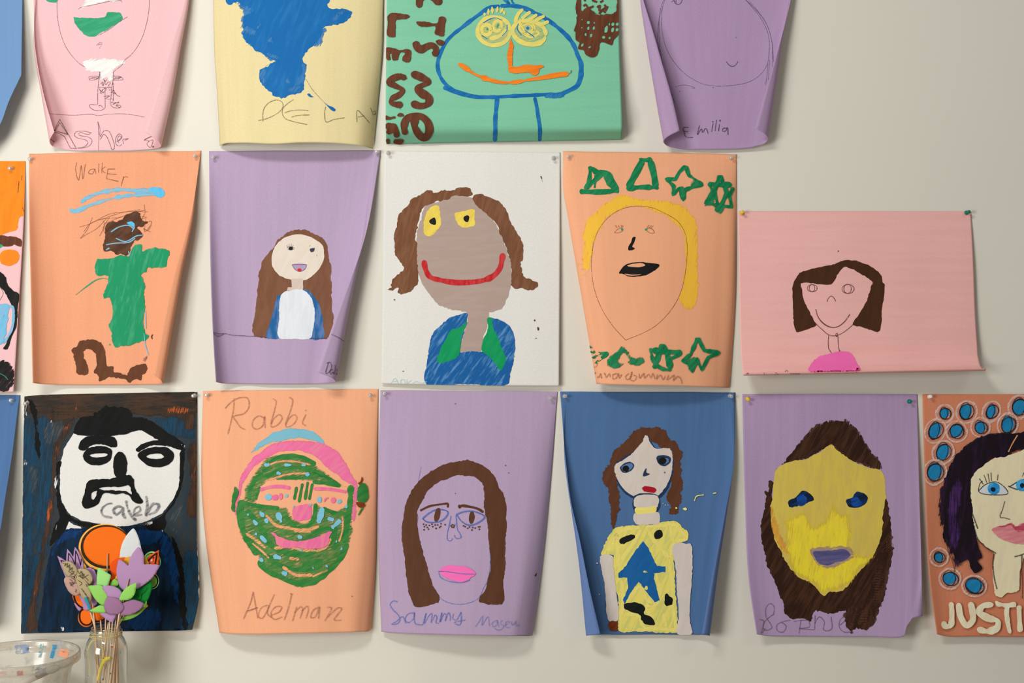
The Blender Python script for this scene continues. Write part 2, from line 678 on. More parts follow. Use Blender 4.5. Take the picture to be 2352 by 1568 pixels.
# pink sheet with pencil boy
T = (0, 0, 4.356)
sh = Sheet('painting', 'curled pale pink paper with a big pencil face, green mouth and small pencil legs', PINK, [
    [58, -195, 2, 77, 0, 14, 81, 110, 28, 99, 211, 44, 125, 303, 50],
    [84, -195, 2, 84, 0, 8, 78, 112, 16, 94, 211, 26, 114, 326, 30],
    [107, -195, 3, 110, 0, 5, 110, 110, 7, 118, 211, 8, 135, 340, 9],
    [250, -195, 4, 235, 0, 6, 232, 110, 7, 228, 211, 8, 240, 346, 9],
    [370, -195, 3, 350, 0, 6, 345, 110, 7, 335, 211, 8, 320, 345, 9],
    [418, -195, 3, 402, 0, 6, 387, 110, 8, 372, 211, 10, 350, 342, 12],
    [440, -195, 2, 434, 0, 16, 415, 110, 26, 394, 228, 34, 370, 335, 36],
    [460, -195, 2, 425, 0, 27, 392, 105, 44, 360, 211, 56, 331, 303, 62]],
    T=T, main=(1, 6), seed=3)
gp = paint('leaf_green_paint', (52, 152, 108), (66, 170, 128), 20, 1, 5, 0.8)
wp = paint('white_paint', (238, 236, 233), (228, 214, 212), 25, 1, 6, 0.6, dry=0.30)
pk = pencil('soft_pencil', (105, 82, 80), 0.8)
pd = pencil('dark_pencil', (78, 58, 58), 0.9)
sh.part('painted_mouth').f(gp, [738,172, 775,178, 830,180, 920,182, 1000,180, 1055,158, 1075,125, 1140,122, 1200,130, 1220,155, 1230,190, 1180,230, 1080,290, 1010,330, 960,362, 900,368, 850,350, 800,300, 755,235])
sh.f(gp, [445,-40, 575,-40, 570,15, 530,27, 470,12])
sh.part('painted_teeth').f(wp, [810,80, 830,40, 865,0, 880,-60, 1225,-60, 1215,5, 1090,12, 930,50], j=1.6)
sh.part('painted_neck').f(wp, [830,615, 880,605, 930,588, 1000,580, 1080,585, 1180,598, 1255,605, 1250,632, 1200,648, 1160,680, 1135,712, 1128,760, 1120,800, 1085,812, 1065,785, 1035,800, 1005,800, 1000,715, 880,715, 840,670], j=2)
sh.part('pencil_outline')
sh.ks(pk, 1.3, [572,-40, 572,120, 585,240, 615,360, 660,470, 730,570, 800,640, 850,670], [1495,-40, 1492,80, 1470,220, 1425,370, 1360,490, 1300,560, 1250,600, 1225,645, 1140,715],
      [785,90, 810,75, 930,50, 1090,15, 1215,5], [1215,5, 1220,30], [985,355, 1100,290, 1200,215, 1275,170], [490,1137, 600,1146, 740,1152, 920,1144, 980,1155, 1080,1143, 1200,1138, 1320,1148, 1445,1170],
      [965,455, 1000,425, 985,450, 1020,440, 995,485], [1000,430, 1025,425])
sh.ks(pd, 1.3, [1000,715, 990,800, 980,890, 978,1045], [1000,715,1005,780], [1135,715, 1132,800, 1118,880, 1110,980, 1105,1040, 1135,1075, 1200,1080], [1132,830,1135,1000], [980,875, 1120,878],
      [1050,880, 1052,1040, 1050,1080, 990,1108, 930,1095, 893,1060, 905,1046, 975,1050], [885,770, 930,760, 990,770, 960,795, 890,798, 930,775, 985,780], [885,780,960,785,995,775],
      [1135,760, 1200,765, 1232,795, 1170,800, 1135,800], [1140,780,1215,770,1180,790], [1140,790,1200,775,1190,765],
      [1010,840,1025,820,1030,860,1050,800,1055,850,1085,820,1105,830,1085,860,1110,870], [1035,790,1055,815,1070,795],
      [990,880,1010,915,1035,890,1000,935,1030,925,1060,900,1040,880,1070,890],[1000,900,1040,930],[1090,900,1140,905,1110,925,1160,930,1135,945],[1140,905,1155,935,1180,960,1205,965],[1040,965,1095,960,1060,985,1095,995],
      [1110,985,1135,1000,1115,1030,1160,1025,1130,1045,1190,1020,1160,1060,1200,1050,1210,1075,1170,1065], [985,1060,1010,1055,1030,1080])
sh.part('lettering')
sh.ks(pd, 1.7, [540,1310, 598,1192, 765,1488, 705,1482, 645,1365, 585,1330, 545,1325], [555,1305,598,1225, 680,1345, 545,1305],[680,1345,645,1330], [545,1420,500,1390], sm=0)
sh.ks(pk, 1.6, [915,1330, 830,1310, 755,1325, 750,1360, 790,1385, 860,1400, 880,1430, 840,1470, 770,1480, 830,1480, 905,1450, 920,1400, 880,1370, 790,1350, 800,1325, 880,1345, 915,1330],
      [980,1215, 990,1360, 985,1500], [978,1220, 1000,1280, 1003,1365, 1040,1310, 1085,1310, 1120,1370, 1145,1480, 1125,1498, 1100,1440, 1070,1370, 1040,1345, 1000,1400],
      [1160,1420, 1200,1400, 1220,1360, 1190,1340, 1160,1380, 1160,1440, 1190,1460, 1220,1445], [1180,1410, 1215,1375, 1195,1358, 1175,1395, 1190,1430], [1235,1440, 1230,1395, 1255,1390, 1285,1385, 1250,1405],
      [1530,1360, 1445,1400, 1490,1410, 1470,1440, 1505,1475, 1530,1400, 1480,1420], [1440,1405,1500,1370,1535,1362])
sh.el(pd, 1532, 1468, 9, 9)
sh.flush()

# yellow sheet with blue head
T = (470, 0, 4.481)
sh = Sheet('painting', 'pale yellow paper bulging off the wall with a large solid blue shape', YELLOW, [
    [486, -200, 2, 490, 0, 4, 493, 134, 6, 499, 223, 8, 505, 335, 9],
    [494, -200, 3, 498, 0, 12, 501, 134, 16, 507, 223, 20, 512, 331, 24],
    [540, -200, 4, 535, 0, 22, 537, 134, 34, 540, 223, 42, 545, 328, 50],
    [620, -200, 5, 620, 0, 30, 622, 134, 44, 624, 223, 54, 630, 330, 62],
    [700, -200, 5, 698, 0, 32, 697, 134, 48, 696, 223, 58, 695, 327, 66],
    [785, -200, 5, 782, 0, 30, 780, 134, 42, 780, 223, 52, 780, 329, 60],
    [850, -200, 3, 845, 0, 20, 842, 123, 28, 838, 223, 36, 832, 335, 42],
    [876, -200, 2.4, 872, 0, 10, 868, 123, 14, 860, 223, 18, 850, 340, 20],
    [888, -200, 2, 881, 0, 4, 878, 123, 5, 869, 223, 6, 857, 342, 7]], T=T, seed=4)
bp = paint('cobalt_paint', (18, 103, 170), (44, 122, 186), 70, .8, 5, 0.8, lo=.45, hi=.75)
bpd = paint('cobalt_thin', (66, 126, 182), (40, 112, 176), 60, 1, 6, 0.8, dry=0.36)
yk = pencil('olive_pencil', (120, 110, 80), 0.85)
sh.part('painted_head')
sh.f(bpd, [262,45, 318,40, 380,90, 395,130, 370,200, 385,250, 360,290, 400,300, 378,345, 420,420, 520,510, 600,560, 690,625, 720,600, 700,400, 600,150, 300,30], j=1.5)
sh.f(bpd, [1225,285, 1255,300, 1235,350, 1225,430, 1190,475, 1110,470, 1040,540, 1000,620, 1000,500, 1100,350], j=2)
sh.f(bp, [240,-60, 240,40, 285,42, 330,10, 345,20, 400,95, 470,130, 400,180, 400,240, 395,290, 420,340, 385,335, 400,380, 450,450, 540,520, 600,560, 700,615, 740,640, 690,650, 640,690, 660,660,
     620,690, 575,720, 558,770, 575,840, 620,900, 690,950, 700,985, 790,998, 880,985, 960,955, 1000,930, 1025,885, 1020,840, 1040,760, 1045,665, 1025,660, 1005,610, 1050,540, 1120,470, 1210,360, 1230,285, 1300,270, 1410,240, 1490,200, 1515,175, 1505,150, 1520,125, 1480,98, 1420,85, 1360,85, 1295,90, 1265,50, 1285,10, 1290,-60], j=2.2)
sh.part('thin_paint_patch', split=True)
sh.f(bpd, [350,20, 400,60, 470,80, 500,110, 480,125, 400,110, 350,60], j=2)
sh.f(bpd, [400,260, 450,270, 540,330, 520,370, 440,350, 400,310], j=2).f(bpd, [545,265, 595,245, 570,285, 545,310], j=1)
sh.f(bpd, [575,740, 600,700, 625,700, 615,800, 640,890, 600,860, 570,800], j=1.2).f(bpd, [640,545, 700,560, 780,600, 760,612, 690,600, 640,570], j=1)
sh.f(bpd, [1000,640,1040,670,1035,760,1010,860,990,890,935,880,960,800,1010,740], j=1.5).f(bpd, [830,815,880,830,885,860,850,860], j=1).f(bpd, [850,930,940,890,1000,900,960,940,870,960], j=1.5)
sh.f(bpd, [1280,220,1330,170,1400,110,1480,105,1400,160,1320,230,1260,250], j=2).f(bpd, [660,390,700,400,690,450,660,430], j=2)
sh.part('paint_splash', split=True).f(bp, [1058,968, 1080,964, 1100,985, 1125,998, 1100,1003, 1070,990], j=.3).k(pk, 1.2, [1040,815, 1120,935, 1250,1075])
sh.f(bp, [1240,1062, 1270,1085, 1320,1105, 1348,1130, 1338,1146, 1315,1140, 1280,1110], j=.3)
sh.part('lettering').ks(yk, 2.0, [600,1252, 600,1170, 615,1110, 660,1060, 730,1030, 790,1045, 808,1090, 780,1140, 710,1190, 610,1230, 552,1240], [915,1025, 850,1070, 805,1120, 800,1170, 830,1220, 930,1255, 1055,1282], [820,1162, 900,1138, 1000,1132, 1068,1140],[895,1205, 960,1188, 1078,1183],
      [1245,1100, 1235,1160, 1250,1255, 1330,1230, 1440,1212], [1565,1255, 1570,1135, 1620,1180, 1695,1265], [1575,1205, 1640,1190], [1705,1110, 1730,1180],[1730,1185,1765,1165],[1725,1150,1755,1140],[1765,1130,1750,1185], sm=1)
sh.flush()

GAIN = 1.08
# green landscape sheet
T = (870, 0, 4.055)
cols = []
for t, d0 in ((0, 0), (.06, 3), (.28, 5), (.5, 6), (.75, 6), (.94, 4), (1, 2)):
    xl = [889, 888, 887, 886, 886, 886, 887]
    xr = [1421, 1421, 1423, 1427, 1428.5, 1428.5, 1427]
    yy = [-80, 0, 120, 230, 275, 300, 331 - 10 * t]
    dd = [2, 8, 20, 34, 43, 38, 3]
    cols.append([c for i in range(7) for c in (xl[i] + (xr[i] - xl[i]) * t, yy[i], max(1, dd[i] + d0 * 0.6))])
sh = Sheet('painting', 'green paper with a blue outlined head, yellow goggle eyes and brown sideways lettering', GREEN, cols, T=T, seed=5)
br = paint('brown_paint', (92, 51, 32), (112, 66, 44), 80, 1, 6, 0.7)
brd = paint('brown_dry_paint', (88, 48, 30), (112, 66, 44), 30, 1, 5, 0.6, dry=0.33)
bl = paint('blue_line_paint', (16, 98, 160), (40, 120, 178), 20, 1, 5, 0.8)
bld = paint('blue_dry_paint', (24, 104, 164), (50, 130, 185), 60, 1, 5, 0.8, dry=0.34)
ye = paint('yellow_eye_paint', (226, 208, 106), (206, 200, 116), 30, 1.3, 6, 0.9)
yed = paint('yellow_thin_paint', (206, 201, 122), (176, 200, 140), 20, 1.2, 6, 0.9, dry=0.42, alpha=.75)
og = paint('orange_line_paint', (240, 130, 34), (222, 112, 28), 10, 1.4, 6, 0.8)
sh.part('painted_face_outline')
sh.k(bl, 9, [1130,58, 1040,70, 950,125, 860,190, 790,245, 700,315, 640,375, 595,450, 565,520, 548,590, 555,660, 585,735, 640,800, 700,840, 780,870, 860,892, 930,900])
sh.k(bl, 10, [1130,55, 1250,55, 1330,68, 1420,105, 1530,160, 1620,220, 1700,285, 1770,355, 1820,430, 1850,510, 1880,580, 1885,660, 1875,740, 1845,800, 1780,840, 1700,875])
sh.k(bl, 9, [600,810, 680,845, 780,878, 900,902, 1050,905, 1250,895, 1420,888, 1560,880, 1640,880, 1740,868])
sh.k(bld, 11, [1540,890, 1640,895, 1730,880])
sh.part('painted_hair_tuft').ks(bld, 6, [1270,50, 1245,20, 1230,-40], [1225,40, 1190,20, 1150,-20],[1215,40, 1195,0, 1180,-40])
sh.part('painted_leg', split=True).k(bl, 9.5, [1105,900, 1095,1000, 1085,1120, 1085,1220, 1080,1318], j=.07).k(bl, 8.5, [1450,905, 1470,990, 1485,1090, 1500,1190, 1498,1315], j=.07)
sh.part('painted_eye').el(yed, 1075, 290, 150, 128, 0).ring(ye, 9, 1075, 290, 148, 128, turns=1.0).ring(ye, 8, 1002, 278, 42, 46).ring(ye, 7, 1105, 243, 36, 48, rot=25).k(ye, 8, [1030,362, 1100,345, 1160,310, 1185,270])
sh.ks(bld, 2.2, [975,215,1030,180,1090,168,1150,190], [960,330,1010,365], [1195,230,1190,290,1150,335]).el(gp, 1012, 272, 8, 12).el(gp, 1108, 240, 9, 20, 15)
sh.part('painted_eye').el(yed, 1405, 305, 150, 105, 12).ring(ye, 10, 1405, 305, 152, 105, rot=12, turns=1.0).ring(ye, 5, 1382, 262, 70, 52, rot=10).k(ye, 5, [1325,240,1370,300,1440,270,1400,225,1340,240]).k(ye, 5, [1340,310,1420,350,1490,310,1440,280])
sh.ks(bld, 2.5, [1300,220,1290,270,1330,330], [1360,285,1420,325,1450,350]).el(bl, 1385, 262, 16, 13)
sh.part('painted_lash', split=True)
sh.ks(ye, 7, [985,150,985,120], [1020,140,1022,82], [1060,130,1055,65], [1100,120,1108,62], [1130,125,1160,75],[1170,140,1165,100], tp=.5)
sh.ks(ye, 7.5, [1265,220,1300,130,1345,85], [1330,180,1375,140,1415,110], [1390,190,1440,160,1475,135], [1440,205,1500,170,1545,150], [1480,240,1540,220,1585,200],[1300,190,1450,210])
sh.part('painted_nose').f(og, [1232,360, 1245,390, 1258,430, 1250,480, 1245,560, 1248,620, 1300,618, 1380,603, 1450,612, 1530,612, 1536,625, 1500,645, 1480,690, 1430,697, 1410,680, 1330,682, 1215,672, 1205,600, 1197,500, 1210,440], j=1)
sh.part('painted_mouth').k(og, 9, [740,592, 810,635, 880,685, 960,720, 1050,750, 1150,770, 1240,770, 1400,745, 1540,722, 1680,698, 1770,690], j=.25).k(pd, 2, [1770,690,1792,675,1790,655])
sh.part('painted_patch')
sh.f(br, [1855,-40, 2235,-40, 2237,110, 2210,150, 2100,150, 2000,130, 1930,150, 1850,150], h=[[1895,-20, 2200,-20, 2200,120, 2150,130, 2080,140, 2040,130, 2000,110, 1950,80, 1915,90, 1895,110]], j=1.5)
sh.f(br, [1845,150, 1900,130, 2040,140, 2190,145, 2237,110, 2237,250, 2235,320, 2190,370, 2170,420, 2100,400, 2060,400, 2050,460, 2020,520, 1990,535, 1930,510, 1905,470, 1855,455, 1870,400, 1835,370, 1830,300, 1815,290, 1840,220],
     h=[[1885,175,1893,175,1893,195,1885,195],[1935,200,1960,195,1965,220,1940,225],[1995,200,2010,200,2010,220,1995,222],[1880,250,1895,250,1895,268,1880,265],[1940,250,1960,250,1960,280,1940,280],[1992,248,2010,248,2008,275,1992,275],[1915,312,1930,312,1930,338,1915,335],[1965,318,1985,318,1985,345,1968,350],[2100,260,2125,240,2120,300,2098,300],[2140,215,2150,215,2150,240,2140,240],[2165,215,2188,215,2185,240,2165,240],[2165,260,2185,260,2185,300,2165,300],[2075,340,2100,335,2110,360,2085,365],[2138,345,2158,345,2155,368,2140,365],[2205,220,2235,215,2235,240,2210,240],[2205,265,2232,262,2232,285,2208,290],[1885,410,1910,405,1900,430,1880,440],[1950,435,1975,430,1970,450,1950,450]], j=.8)
sh.ks(br, 4, [1910,0,1925,10],[1985,5,2030,20,2010,10],[2060,25,2090,5],[1905,60,1925,45,1950,75,2000,60],[2030,70,2060,55,2050,100,2110,70,2100,45],[2110,105,2130,60],[2050,130,2080,100,2110,120])
sh.part('letter', split=True)
sh.k(br, 15, [590,25,545,20,520,-10,470,-40,380,-10,375,75], j=.1, sm=0).k(br, 14, [555,-30,570,40], j=.1)
sh.f(br, [85,150, 120,122, 200,130, 270,138, 290,155, 262,178, 195,180, 160,190, 158,260, 150,345, 80,335, 82,250])
sh.f(br, [352,208, 420,205, 545,218, 560,165, 600,155, 625,180, 615,250, 605,335, 560,340, 525,318, 530,250, 440,250, 370,242])
sh.f(br, [530,385, 560,370, 610,385, 618,405, 590,425, 545,415])
sh.k(br, 14, [345,385, 355,440, 400,460, 440,440, 490,425, 530,450, 530,490, 505,520], j=.2)
sh.f(br, [75,450, 175,462, 200,470, 260,460, 300,470, 305,500, 285,580, 225,568, 220,540, 240,500, 200,495, 180,560, 130,562, 120,500, 105,500, 110,560, 75,560])
sh.k(br, 13, [255,732, 200,715, 130,735, 100,770, 150,800, 225,845, 190,885, 120,925, 110,955, 160,975, 225,978], j=.15).k(br, 4, [200,690,230,715,260,735])
sh.k(br, 15, [300,685, 380,715, 465,765, 420,790, 360,820, 400,870, 470,915, 455,970, 390,990, 300,960], j=.2)
sh.f(br, [172,1078,190,1058,225,1062,235,1078,205,1088]).f(br, [65,1080,110,1090,150,1085,160,1100,120,1112,65,1115])
sh.k(br, 17, [250,1250,235,1180,260,1110,330,1085,400,1090,455,1140,470,1210,440,1270,400,1270,355,1220,330,1160,345,1090], j=.15)
sh.k(br, 13, [65,1160,110,1180,145,1175,160,1220,170,1275], j=.2).k(br,12,[70,1230,110,1215,140,1200], j=.2)
sh.f(br, [140,1320,145,1298,190,1292,230,1298,220,1330,180,1338]).f(br, [72,1290,100,1290,105,1330,75,1335])
sh.k(pd, 1.6, [205,1002,195,1020])
sh.flush()

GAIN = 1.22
# purple curled sheet with pencil face
T = (1440, 0, 4.355)
PURP2 = paper_mat('dusky_purple_paper', (180, 150, 186), 1.0, 0.11, 0)
sh = Sheet('painting', 'tightly curled purple paper with only a pencil outlined face and a tiny smile', PURP2, [
    [1446, -200, 2, 1478, 0, 26, 1497, 62, 36, 1520, 142, 48, 1543, 223, 58, 1561, 300, 64],
    [1470, -200, 2, 1471, 0, 16, 1484, 92, 24, 1497, 172, 30, 1512, 259, 34, 1524, 325, 36],
    [1500, -200, 3, 1500, 0, 6, 1510, 92, 8, 1524, 172, 9, 1538, 259, 10, 1556, 341, 11],
    [1570, -200, 5, 1570, 0, 8, 1575, 130, 9, 1590, 240, 10, 1610, 343, 11],
    [1650, -200, 5, 1645, 0, 8, 1645, 130, 9, 1645, 240, 10, 1650, 343, 11],
    [1750, -200, 4, 1740, 0, 8, 1730, 120, 9, 1718, 240, 10, 1705, 341, 12],
    [1800, -200, 3, 1788, 0, 9, 1770, 110, 12, 1752, 235, 15, 1736, 336, 16],
    [1826, -200, 2, 1812, 0, 14, 1797, 92, 22, 1784, 184, 28, 1764, 318, 34],
    [1846, -200, 2, 1816, 0, 24, 1791, 99, 40, 1764, 190, 50, 1734, 294, 58]],
    T=T, main=(1, 7), seed=6)
ek = pencil('grey_pencil', (92, 74, 98), 0.8)
ed = pencil('charcoal_pencil', (66, 48, 66), 0.9)
sh.part('pencil_outline')
sh.ks(ek, 1.3, [395,-40, 360,60, 345,200, 355,330, 385,460, 450,590, 560,720, 690,810, 800,850, 930,862, 1080,850, 1230,815, 1340,740, 1400,650, 1422,520, 1420,380, 1390,280, 1330,170, 1240,60, 1150,-40],
      [350,80, 320,200, 308,380, 330,560, 380,740, 430,900, 480,1030], [370,-20, 330,120, 320,300, 335,520, 370,700, 420,860], [1190,0, 1300,110, 1390,230, 1440,370, 1460,520, 1465,620], [1220,10, 1340,150, 1400,250, 1450,420, 1455,560, 1455,670], [1410,640, 1400,760, 1385,850],[1425,600,1415,800])
sh.ks(ek, 1.2, [480,870, 560,850, 620,858, 680,880, 650,883])
sh.part('pencil_smile').ks(ed, 1.8, [995,615, 1015,645, 1050,665, 1085,652, 1110,615])
sh.part('pencil_dot', split=True).el(ed, 1090, 375, 5, 6).el(ed, 862, 877, 5, 4).el(ed, 527, 912, 4, 6)
sh.part('pencil_eye').ks(ed, 1.8, [465,-40,480,30,520,45,545,20,555,-30], [490,-30,490,30], [445,20,465,5])
sh.part('lettering').ks(ed, 2.2, [615,1272, 565,1278, 575,1330, 590,1368, 660,1375], [570,1312, 610,1318], [725,1255, 705,1345, 745,1290, 755,1325, 785,1285, 800,1300, 810,1340], [862,1230, 845,1320], [895,1200, 880,1310], [925,1240, 915,1312], [1000,1280, 960,1285, 955,1310, 985,1310, 1003,1275, 1010,1348])
sh.el(ed, 858, 1217, 7, 7).el(ed, 930, 1208, 9, 9)
sh.flush()
GAIN = 1.0
# ================================================================ middle row
T = (0, 340, 2.704)
sh = Sheet('painting', 'pink paper with a large orange patch, brown bar and black paint below', PINK, [
    [-345, 366, 2, -345, 640, 8, -340, 905, 16],
    [-180, 367, 4, -180, 640, 12, -178, 904, 22],
    [-40, 369, 4, -44, 640, 14, -48, 902, 26],
    [30, 370, 3, 22, 640, 12, 8, 901, 24],
    [58, 370, 2, 55.5, 480, 8, 46, 654, 14, 37, 802, 18, 31, 900, 22]], T=T, seed=7)
ogf = paint('orange_paint', (246, 140, 34), (238, 126, 28), 80, .7, 5, 0.7)
blk = paint('black_paint', (24, 24, 22), (40, 40, 36), 70, 1, 5, 0.7)
blkd = paint('black_dry_paint', (24, 22, 22), (46, 42, 40), 50, 1, 5, 0.7, dry=.36)
sky = paint('sky_blue_paint', (104, 186, 222), (150, 180, 210), 60, 1, 5, 0.8, dry=.3)
sh.part('painted_orange_patch').f(ogf, [-60,60, 165,60, 165,180, 150,300, 150,410, 120,430, 110,490, 70,518, -60,525], j=2)
sh.ks(pd, 2, [138,170,135,200], [118,205,112,280], [140,370,150,395])
sh.part('painted_bar').f(br, [-60,540, 0,540, 40,545, 100,552, 135,570, 132,610, 90,602, 70,608, -60,598])
sh.f(gp, [-60,596,10,600,18,608,0,618,-60,620])
sh.part('painted_orange_dot').f(ogf, [0,665, 15,640, 60,630, 110,645, 120,680, 100,715, 60,732, 10,715])
sh.part('painted_hair').f(blk, [-60,755, 0,768, 35,800, 45,840, 90,890, 118,905, 112,1000, 100,1110, 65,1190, 45,1250, 20,1245, 40,1210, 70,1120, 75,1000, 50,930, 10,870, -60,840])
sh.part('painted_blue_patch').f(sky, [-60,980, 10,970, 55,975, 50,1030, 40,1140, 20,1210, -60,1230], j=2).k(sky, 6, [58,982,78,985,85,1030,75,1120,50,1170,20,1215])
sh.part('painted_scrawl', split=True).f(blkd, [-60,1350, 20,1320, 75,1355, 90,1400, 80,1480, 40,1510, -60,1520], j=4).k(gp, 1.6, [-10,1395,30,1415,50,1438]).k(pk,1.5,[0,860,20,900,0,945])
sh.flush()

# orange sheet, green shirt
sh = Sheet('painting', 'orange paper with a brown head, green shirt and brown hooked legs', ORANGE, [
    [67, 353, 2, 66.5, 469, 26, 70, 636, 44, 75, 879, 58],
    [86, 353, 2.5, 83, 469, 16, 88, 636, 28, 93, 881.5, 38],
    [114, 352, 3, 113, 469, 8, 118, 636, 14, 126, 883, 18],
    [200, 350, 5, 197, 469, 7, 200, 636, 8, 200, 884, 10],
    [300, 349, 5, 293, 469, 6, 284, 636, 8, 285, 884, 10],
    [400, 347, 3, 398, 469, 6, 374, 636, 10, 340, 883, 14],
    [432, 347, 2, 428, 469, 12, 398, 636, 20, 362, 882.5, 25],
    [447, 347, 2, 447, 469, 22, 416, 636, 36, 374, 881, 44],
    [462, 346, 2, 440, 485, 34, 396, 640, 52, 352, 860, 66]],
    T=T, main=(0, 7), seed=8)
hb = paint('umber_paint', (80, 50, 34), (106, 72, 52), 40, 1, 4, 0.8)
bx = paint('brown_leg_paint', (98, 58, 36), (112, 70, 48), 80, 1, 5, 0.6)
gs = paint('shirt_green_paint', (30, 146, 98), (72, 166, 122), 78, 1, 5, 0.9, lo=.48, hi=.68)
wk = pencil('brown_pencil', (150, 96, 70), 0.85)
lb = paint('light_blue_paint', (118, 186, 216), (150, 184, 200), 8, 1, 6, 0.7, dry=.36)
sh.part('lettering').ks(wk, 2.0, [478,90, 470,130, 488,200, 505,110, 515,190, 530,100], [590,130,560,135,550,155,575,160,590,130,595,160], [615,95,612,152], [635,90,632,155], [655,115,632,135,655,155], sm=1)
sh.ks(wk, 2.4, [715,130,670,130,662,190,735,207], [668,160,725,163], sm=0).ks(wk, 2.2, [768,175,752,237], [762,200,775,180,795,180])
sh.part('blue_brush_stroke', split=True).k(lb, 9, [1015,272, 960,262, 880,268, 780,258, 700,262, 610,280, 540,310, 500,340], j=.3).k(lb, 7, [430,385, 480,385, 560,355, 650,325, 760,300, 860,290, 950,290, 1010,295], j=.35).f(paint('aqua_paint', (92,182,222)), [930,250,1000,248,1022,270,1015,300,975,305,960,285,925,270], j=1)
sh.k(lb, 8, [445,400, 490,385, 540,370], j=.3)
sh.part('pencil_scribble')
for p in ([495,490,560,470,680,410,800,395,920,395],[520,520,560,470,640,440,740,430,860,395],[575,430,540,510,500,560,530,540,600,500,660,440],[640,450,650,480,620,545],[650,470,720,440,830,400,900,385],[895,350,900,400,880,440],[620,445,760,400,870,382],[780,420,910,430,860,445],[870,480,940,455,920,510,890,500,935,520],[905,440,900,520,935,480],[680,430,640,500,660,540]):
    sh.k(wk, 1.6, p)
sh.part('painted_head').f(hb, [650,490, 690,460, 730,455, 780,420, 840,400, 870,405, 885,445, 915,460, 880,490, 855,495, 890,540, 865,570, 840,580, 815,610, 800,650, 780,670, 750,655, 720,660, 690,640, 650,640, 645,600, 655,540], j=2)
sh.part('blue_mark', split=True).ks(lb, 3, [790,465,820,460,835,490,820,520], [690,520,740,490,800,480,830,500], [720,560,780,580,850,545,890,540], [660,600,720,590,800,585,840,560], [680,620,660,632], [800,640,805,670]).f(paint('aqua_paint',()), [788,465,815,458,835,470,832,492,815,482], j=.5)
sh.part('painted_shirt').f(gs, [590,720, 610,690, 650,685, 700,680, 760,665, 800,672, 825,620, 850,598, 880,605, 885,640, 920,625, 980,620, 1050,635, 1058,660, 1040,690, 1035,735, 980,742, 920,745, 915,770, 880,790, 895,830, 902,860, 895,900, 900,960, 895,1060, 905,1150, 928,1165, 920,1190, 880,1205, 800,1220, 720,1237, 700,1215, 695,1150, 676,1095, 695,1060, 700,1010, 680,930, 650,930, 645,900, 675,830, 670,795, 620,790, 600,785, 590,750], j=1.8)
sh.part('paint_trail').k(gp, 3.2, [690,818, 640,808, 600,818, 550,850, 470,912], tp=.6)
sh.part('painted_leg', split=True).f(bx, [452,1245, 480,1230, 495,1195, 550,1188, 600,1195, 630,1215, 645,1260, 660,1320, 665,1355, 700,1358, 708,1390, 740,1395, 790,1405, 810,1370, 850,1350, 908,1342, 905,1390, 880,1410, 875,1440, 840,1435, 805,1458, 785,1440, 725,1425, 700,1420, 640,1435, 615,1445, 610,1410, 585,1390, 600,1370, 595,1300, 570,1248, 525,1250, 525,1310, 545,1345, 548,1398, 480,1397, 470,1330, 455,1290], j=1.8)
sh.part('blue_drip', split=True).k(lb, 2.4, [895,1150, 900,1200, 915,1260, 925,1285]).k(lb, 2, [905,1010,908,1120]).ks(pk, 1.5, [890,1320,915,1300,900,1325,915,1290],[890,1310,910,1295]).k(hb, 2.4, [950,1157,943,1170,947,1185]).el(gp, 683, 1220, 4, 4)
sh.flush()

# purple sheet, long brown hair
T = (460, 330, 2.75)
sh = Sheet('painting', 'purple paper with its lower corner rolled over and a long-haired girl in blue', PURPLE, [
    [480, 347, 2, 482, 548, 28, 489, 766, 42, 496, 877, 50],
    [497, 347, 2.5, 498, 548, 15, 504, 766, 23, 510, 880, 27],
    [524, 347, 3, 526, 548, 8, 530, 766, 11, 535, 881, 13],
    [620, 346, 5, 620, 548, 7, 620, 766, 9, 620, 882, 10],
    [730, 346, 5, 720, 548, 8, 700, 766, 10, 690, 882, 11],
    [825, 345, 3, 796, 548, 10, 755, 766, 14, 735, 881, 15],
    [846, 345, 2.4, 818, 548, 15, 776, 760, 22, 755, 879.5, 26],
    [859, 345, 2, 834, 548, 24, 794, 752, 38, 771, 876, 46],
    [875, 345, 2, 838, 545, 36, 766, 742, 66, 727, 854, 78]],
    T=T, main=(0, 7), seed=9)
hr = paint('chestnut_paint', (122, 80, 58), (136, 94, 70), 85, 1, 4, 0.6)
sk = paint('cream_skin_paint', (226, 212, 196), (234, 222, 208), 60, 1, 4, 0.6)
nk = paint('neck_skin_paint', (214, 193, 180), (222, 204, 190), 60, 1, 4, 0.6)
wh = paint('pale_white_paint', (222, 226, 232), (234, 238, 242), 85, 1, 4, 0.6)
jb = paint('jacket_blue_paint', (36, 98, 156), (96, 130, 180), 85, 1.2, 4, 0.9)
sh.part('painted_hair').f(hr, [465,650, 510,590, 560,555, 620,543, 680,550, 740,580, 780,605, 803,645, 808,720, 822,790, 828,900, 832,1020, 840,1130, 820,1200, 805,1230, 700,1228, 420,1225, 380,1222, 340,1210, 330,1150, 345,1080, 355,980, 365,880, 375,800, 395,740, 430,690], j=1.6)
sh.part('painted_face').f(sk, [450,745, 455,690, 480,640, 530,595, 590,575, 650,575, 710,595, 760,630, 782,680, 778,740, 750,790, 700,840, 655,860, 560,855, 500,830, 465,790], j=.8)
sh.f(nk, [575,850, 650,850, 648,925, 550,928, 552,905, 578,905], j=.8, sm=0)
sh.part('painted_jacket').f(jb, [510,948, 490,960, 470,1020, 445,1120, 420,1225, 450,1232, 500,1225, 505,1000], j=1).f(jb, [650,918, 690,935, 735,985, 765,1060, 778,1150, 778,1228, 695,1228, 715,1150, 720,1060, 700,980, 660,940], j=1)
